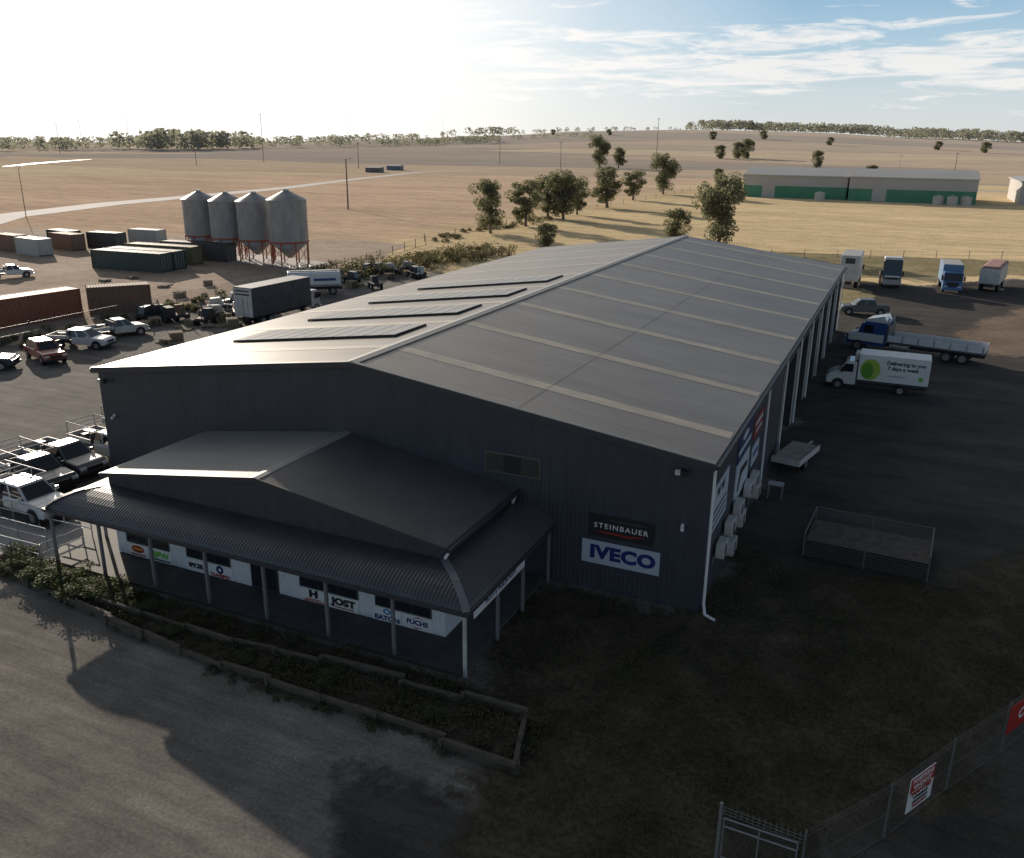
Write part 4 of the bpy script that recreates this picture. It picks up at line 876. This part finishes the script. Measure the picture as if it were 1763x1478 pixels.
fsign((10.9,-3.8,1.2),fa,1.5,1.0,"red sign with white emblem wired to fence",[("C",.5,0,M_white,1.)],M_red)
fence([(-67,-2+i*6) for i in range(0,12)],1.8,"tall chain link fence between yard and container lot",barb=False,m=M_dgalv,sp=.02)
fence([(-67+i*-.9,66+i*5.2) for i in range(9)],1.4,"post and wire fence behind the yard",False,M_pole,.02,.06,False,name="wire_fence")
fence([(-77+ (i*.1),112+i*12) for i in range(20)],1.3,"post and wire paddock fence beside trees",False,M_pole,.015,.07,False,name="wire_fence")
fence([(-30+i*5,112+i*2.4) for i in range(18)],1.3,"post and wire fence behind parked trucks",False,M_dgalv,.015,.05,False,name="wire_fence")
def pole(x,y,h,kind=0,lbl="timber power pole with crossarm in paddock"):
    e=empty("power_pole",(x,y,hgt(x,y)),R.uniform(-.3,.3),label=lbl,cat="power pole")
    MB().cyl((0,0,0),(0,0,h),.22 if h>12 else .1,.15 if h>12 else .06,8,M_pole).make("pole",e)
    if kind==0: MB().box(-1.3,1.3,-.08,.08,h-.9,h-.7,M_pole).make("crossarm",e)
    else: MB().cyl((0,0,h-.1),(1.2,0,h+.15),.05,n=6,m=M_dgalv).box(1.1,1.7,-.12,.12,h+.08,h+.2,M_dgalv).make("lamp_arm",e)
pole(-463.5,534,36); pole(-444,441,16); pole(-172.8,620,35); pole(-8,640,12); pole(-226.6,564.7,18); pole(-329,465,16); pole(-300,620,20); pole(25,600,14)
pole(-181.4,109.6,11,1,"tall street lamp beside pale road"); pole(-134,170,13,1,"slender lamp pole behind the silos")
for az,d,h in ((48,1300,40),(50.5,1350,38),(52,1000,30),(35,1800,45),(42,1500,34),(29,1900,40)):
    pole(-math.sin(rad(az))*d,math.cos(rad(az))*d,h)
def wh(x0,x1,y0,y1,h,hr,lbl,green=True,ridge='x'):
    e=empty("warehouse",((x0+x1)/2,y0,0),label=lbl,cat="warehouse"); a=(x1-x0)/2; d=y1-y0; g=4.0 if green else 0
    if green: MB().box(-a,a,0,d,0,g,M_dkgreen).make("lower_wall",e)
    MB().box(-a-.05,a+.05,-.05,d+.05,g,h,M_beige).make("wall",e)
    for i in range(1,int(2*a/8)): MB().box(-a+i*8-.12,-a+i*8+.12,-.16,-.06,g,h,M_pale).make("downpipe",e)
    if ridge=='x': MB().prism([(-.8,h),(d/2,hr),(d+.8,h),(d+.8,h+.3),(d/2,hr+.3),(-.8,h+.3)],-a-.3,a+.3,M_pale,ax='x').make("roof",e)
    else: MB().prism([(-a-.6,h),(0,hr),(a+.6,h),(a+.6,h+.3),(0,hr+.3),(-a-.6,h+.3)],-.6,d+.6,M_pale).make("roof",e)
    for i in (0,): MB().box(-a*.5-2.2,-a*.5+2.2,-.12,-.06,.05,4.6,M_beige).make("roller_door",e)
wh(-51,-16.4,294,326,7.4,9.6,"long beige warehouse with green lower walls")
wh(-15.6,23,291,323,7.6,9.8,"wide beige warehouse with green lower walls")
wh(36,64,300,345,7,9,"pale grey warehouse beside dry paddock",False,'y')
for x,y in ((16,283),(12,284),(-24,284),(20,284)):
    e=empty("storage_tank",(x,y,0),label="small rainwater tank beside far warehouse",cat="tank"); MB().cyl((0,0,0),(0,0,2.6),1.6,n=16,m=M_beige).make("tank_wall",e); MB().cyl((0,0,2.6),(0,0,3),1.6,.4,n=16,m=M_pale).make("tank_roof",e)
for x,y,c_ in ((-281,410,mat("hut_grey",(.14,.14,.14))),(-292,450,mat("hut_blue",(.14,.18,.24)))):
    e=empty("farm_shed",(x,y,0),rad(10),label="small dark farm shed in dry paddock",cat="shed"); MB().box(-4.5,4.5,-3,3,0,2.6,c_).make("wall",e); MB().prism([(-3.3,2.6),(0,3.2),(3.3,2.6)],-4.8,4.8,M_pale,ax='x').make("roof",e)
# ------------------------------------------------------------------ yard clutter
def pallet(x,y,n,a):
    e=empty("pallet_stack",(x,y,0),a,label="stack of weathered timber pallets on gravel",cat="pallets",group="pallet stacks in the yard")
    for k in range(n):
        b_=MB()
        for i in range(6): b_.box(-.58,.58,-.58+i*.21,-.47+i*.21,k*.15+.11,k*.15+.135,M_pallet)
        for j in (-.55,0,.45): b_.box(j,j+.1,-.58,.58,k*.15+.01,k*.15+.112,M_pallet)
        b_.make("pallet",e,(R.uniform(-.03,.03),R.uniform(-.03,.03),0))
for i in range(24): pallet(R.uniform(-65,-54),R.uniform(26,38),R.randint(1,6),R.uniform(0,3))
for i in range(6): pallet(R.uniform(-64,-58),R.uniform(60,70),R.randint(1,6),R.uniform(0,3))
for i in range(6): pallet(R.uniform(-90,-72),R.uniform(44,56),R.randint(1,5),R.uniform(0,3))
def machine(x,y,a,m):
    e=empty("scrap_machinery",(x,y,0),a,label="dark scrap machinery frame on gravel yard",cat="machinery",group="scrap machinery along the fence")
    MB().box(-1.3,1.3,-.5,.5,.45,.75,M_chassis).prism([(-1.1,.75),(-.9,1.5),(.1,1.6),(.4,.9),(1.2,.75)],-.4,.4,m).make("frame",e,bevel=.04)
    for s in (-1,1):
        for xx in (-.8,.8): wheel(e,xx,s*.6,.38,.22)
    for p,q in (((.9,0,.7),(1.5,.1,1.9)),((-1.2,0,.6),(-1.9,.1,1.2))): MB().cyl(p,q,.06,n=6,m=M_dgalv).make("arm",e)
for i in range(16): machine(R.uniform(-65,-58),R.uniform(33,50),R.uniform(0,6),R.choice([M_dkgrey,M_wdirty,M_chassis,M_brown]))
for i in range(8): machine(R.uniform(-63,-54),R.uniform(60,76),R.uniform(0,6),R.choice([M_dkgrey,M_wdirty,M_chassis]))
# ------------------------------------------------------------------ camera, light, sky
cd=bpy.data.cameras.new("camera"); cam=bpy.data.objects.new("camera",cd); COL.objects.link(cam); S.camera=cam
cd.sensor_fit='HORIZONTAL'; cd.sensor_width=36; cd.lens=36*1490.5/1763; cd.clip_end=20000; cd.clip_start=.3
yaw,pit,rol=.4222,.3213,.0108
h=Vector((-math.sin(yaw),math.cos(yaw),0));r=Vector((math.cos(yaw),math.sin(yaw),0));z=Vector((0,0,1))
F=h*math.cos(pit)-z*math.sin(pit);U=h*math.sin(pit)+z*math.cos(pit)
r2=r*math.cos(rol)+U*math.sin(rol);U2=-r*math.sin(rol)+U*math.cos(rol)
cam.matrix_world=Matrix(((r2.x,U2.x,-F.x,CX),(r2.y,U2.y,-F.y,CY),(r2.z,U2.z,-F.z,18),(0,0,0,1)))
EL,AZ=rad(14.5),rad(54)
sd=Vector((-math.sin(AZ)*math.cos(EL),math.cos(AZ)*math.cos(EL),math.sin(EL)))
sl_=bpy.data.lights.new("sun","SUN"); sl_.energy=5; sl_.angle=rad(.5); sl_.color=(1,.87,.72)
so_=bpy.data.objects.new("sun",sl_); COL.objects.link(so_); so_.rotation_euler=sd.to_track_quat('Z','Y').to_euler(); so_.location=(0,0,60)
w=bpy.data.worlds.new("World"); S.world=w; w.use_nodes=True; nt=w.node_tree; N=nt.nodes; Lk=nt.links
bg=N["Background"]; bg.inputs[1].default_value=.1
sk=N.new("ShaderNodeTexSky"); sk.sky_type='NISHITA'; sk.sun_disc=False; sk.sun_elevation=EL; sk.sun_rotation=-AZ; sk.air_density=1.; sk.dust_density=.6; sk.ozone_density=2.; sk.altitude=300
tc=N.new("ShaderNodeTexCoord"); sx=N.new("ShaderNodeSeparateXYZ"); Lk.new(tc.outputs["Generated"],sx.inputs[0])
def ramp(src,stops,interp='EASE'):
    n=N.new("ShaderNodeValToRGB"); e=n.color_ramp; e.interpolation=interp
    e.elements[0].position=stops[0][0]; e.elements[0].color=(*stops[0][1],1); e.elements[1].position=stops[-1][0]; e.elements[1].color=(*stops[-1][1],1)
    for p_,c_ in stops[1:-1]: q=e.elements.new(p_); q.color=(*c_,1)
    Lk.new(src,n.inputs[0]); return n.outputs[0]
def mixc(f,a,b,fv=None):
    n=N.new("ShaderNodeMix"); n.data_type='RGBA'
    if f is None: n.inputs[0].default_value=fv
    else: Lk.new(f,n.inputs[0])
    for s_,i in ((a,6),(b,7)):
        if isinstance(s_,tuple): n.inputs[i].default_value=(*s_,1)
        else: Lk.new(s_,n.inputs[i])
    return n.outputs[2]
g_=lambda v:(v,v,v)
air=ramp(sx.outputs[2],[(0,(.72,.74,.74)),(.05,(.62,.71,.76)),(.10,(.42,.60,.74)),(.17,(.22,.43,.66)),(.35,(.13,.165,.22)),(1,(.07,.08,.10))],'LINEAR')
sc=N.new("ShaderNodeVectorMath"); sc.operation='SCALE'; Lk.new(air,sc.inputs[0]); sc.inputs[3].default_value=10
base=mixc(None,sk.outputs[0],sc.outputs[0],.9)
dt=N.new("ShaderNodeVectorMath"); dt.operation='DOT_PRODUCT'; Lk.new(tc.outputs["Generated"],dt.inputs[0]); dt.inputs[1].default_value=tuple(sd)
au=ramp(dt.outputs["Value"],[(.70,g_(0)),(.82,g_(.32)),(.90,g_(.78)),(.95,g_(1)),(1,g_(1))],'LINEAR')
mp=N.new("ShaderNodeMapping"); mp.inputs["Scale"].default_value=(6,6,48); mp.inputs["Location"].default_value=(1.3,.2,0); Lk.new(tc.outputs["Generated"],mp.inputs[0])
n1=N.new("ShaderNodeTexNoise"); n1.inputs["Scale"].default_value=1.7; n1.inputs["Detail"].default_value=10; n1.inputs["Roughness"].default_value=.64; n1.inputs["Distortion"].default_value=.5; Lk.new(mp.outputs[0],n1.inputs["Vector"])
cz=ramp(sx.outputs[2],[(0,g_(.1)),(.035,g_(.3)),(.055,g_(.9)),(.10,g_(1)),(.125,g_(.35)),(.15,g_(.62)),(.25,g_(.4)),(1,g_(.2))],'LINEAR')
ad=N.new("ShaderNodeMath"); ad.operation='MULTIPLY_ADD'; Lk.new(cz,ad.inputs[0]); ad.inputs[1].default_value=.24; ad.inputs[2].default_value=-.18
a2=N.new("ShaderNodeMath"); a2.operation='ADD'; Lk.new(n1.outputs["Fac"],a2.inputs[0]); Lk.new(ad.outputs[0],a2.inputs[1])
cr=N.new("ShaderNodeMapRange"); cr.inputs[1].default_value=.49; cr.inputs[2].default_value=.62; cr.inputs[4].default_value=.88; Lk.new(a2.outputs[0],cr.inputs[0])
cl_=N.new("ShaderNodeMath"); cl_.operation='MULTIPLY'; Lk.new(cr.outputs[0],cl_.inputs[0]); fade=ramp(sx.outputs[2],[(0,g_(1)),(.2,g_(1)),(.4,g_(.2)),(1,g_(0))],'LINEAR'); Lk.new(fade,cl_.inputs[1])
base=mixc(cl_.outputs[0],base,(9.2,9.0,8.8))
fin=mixc(au,base,(12,11.6,11))
Lk.new(fin,bg.inputs[0])
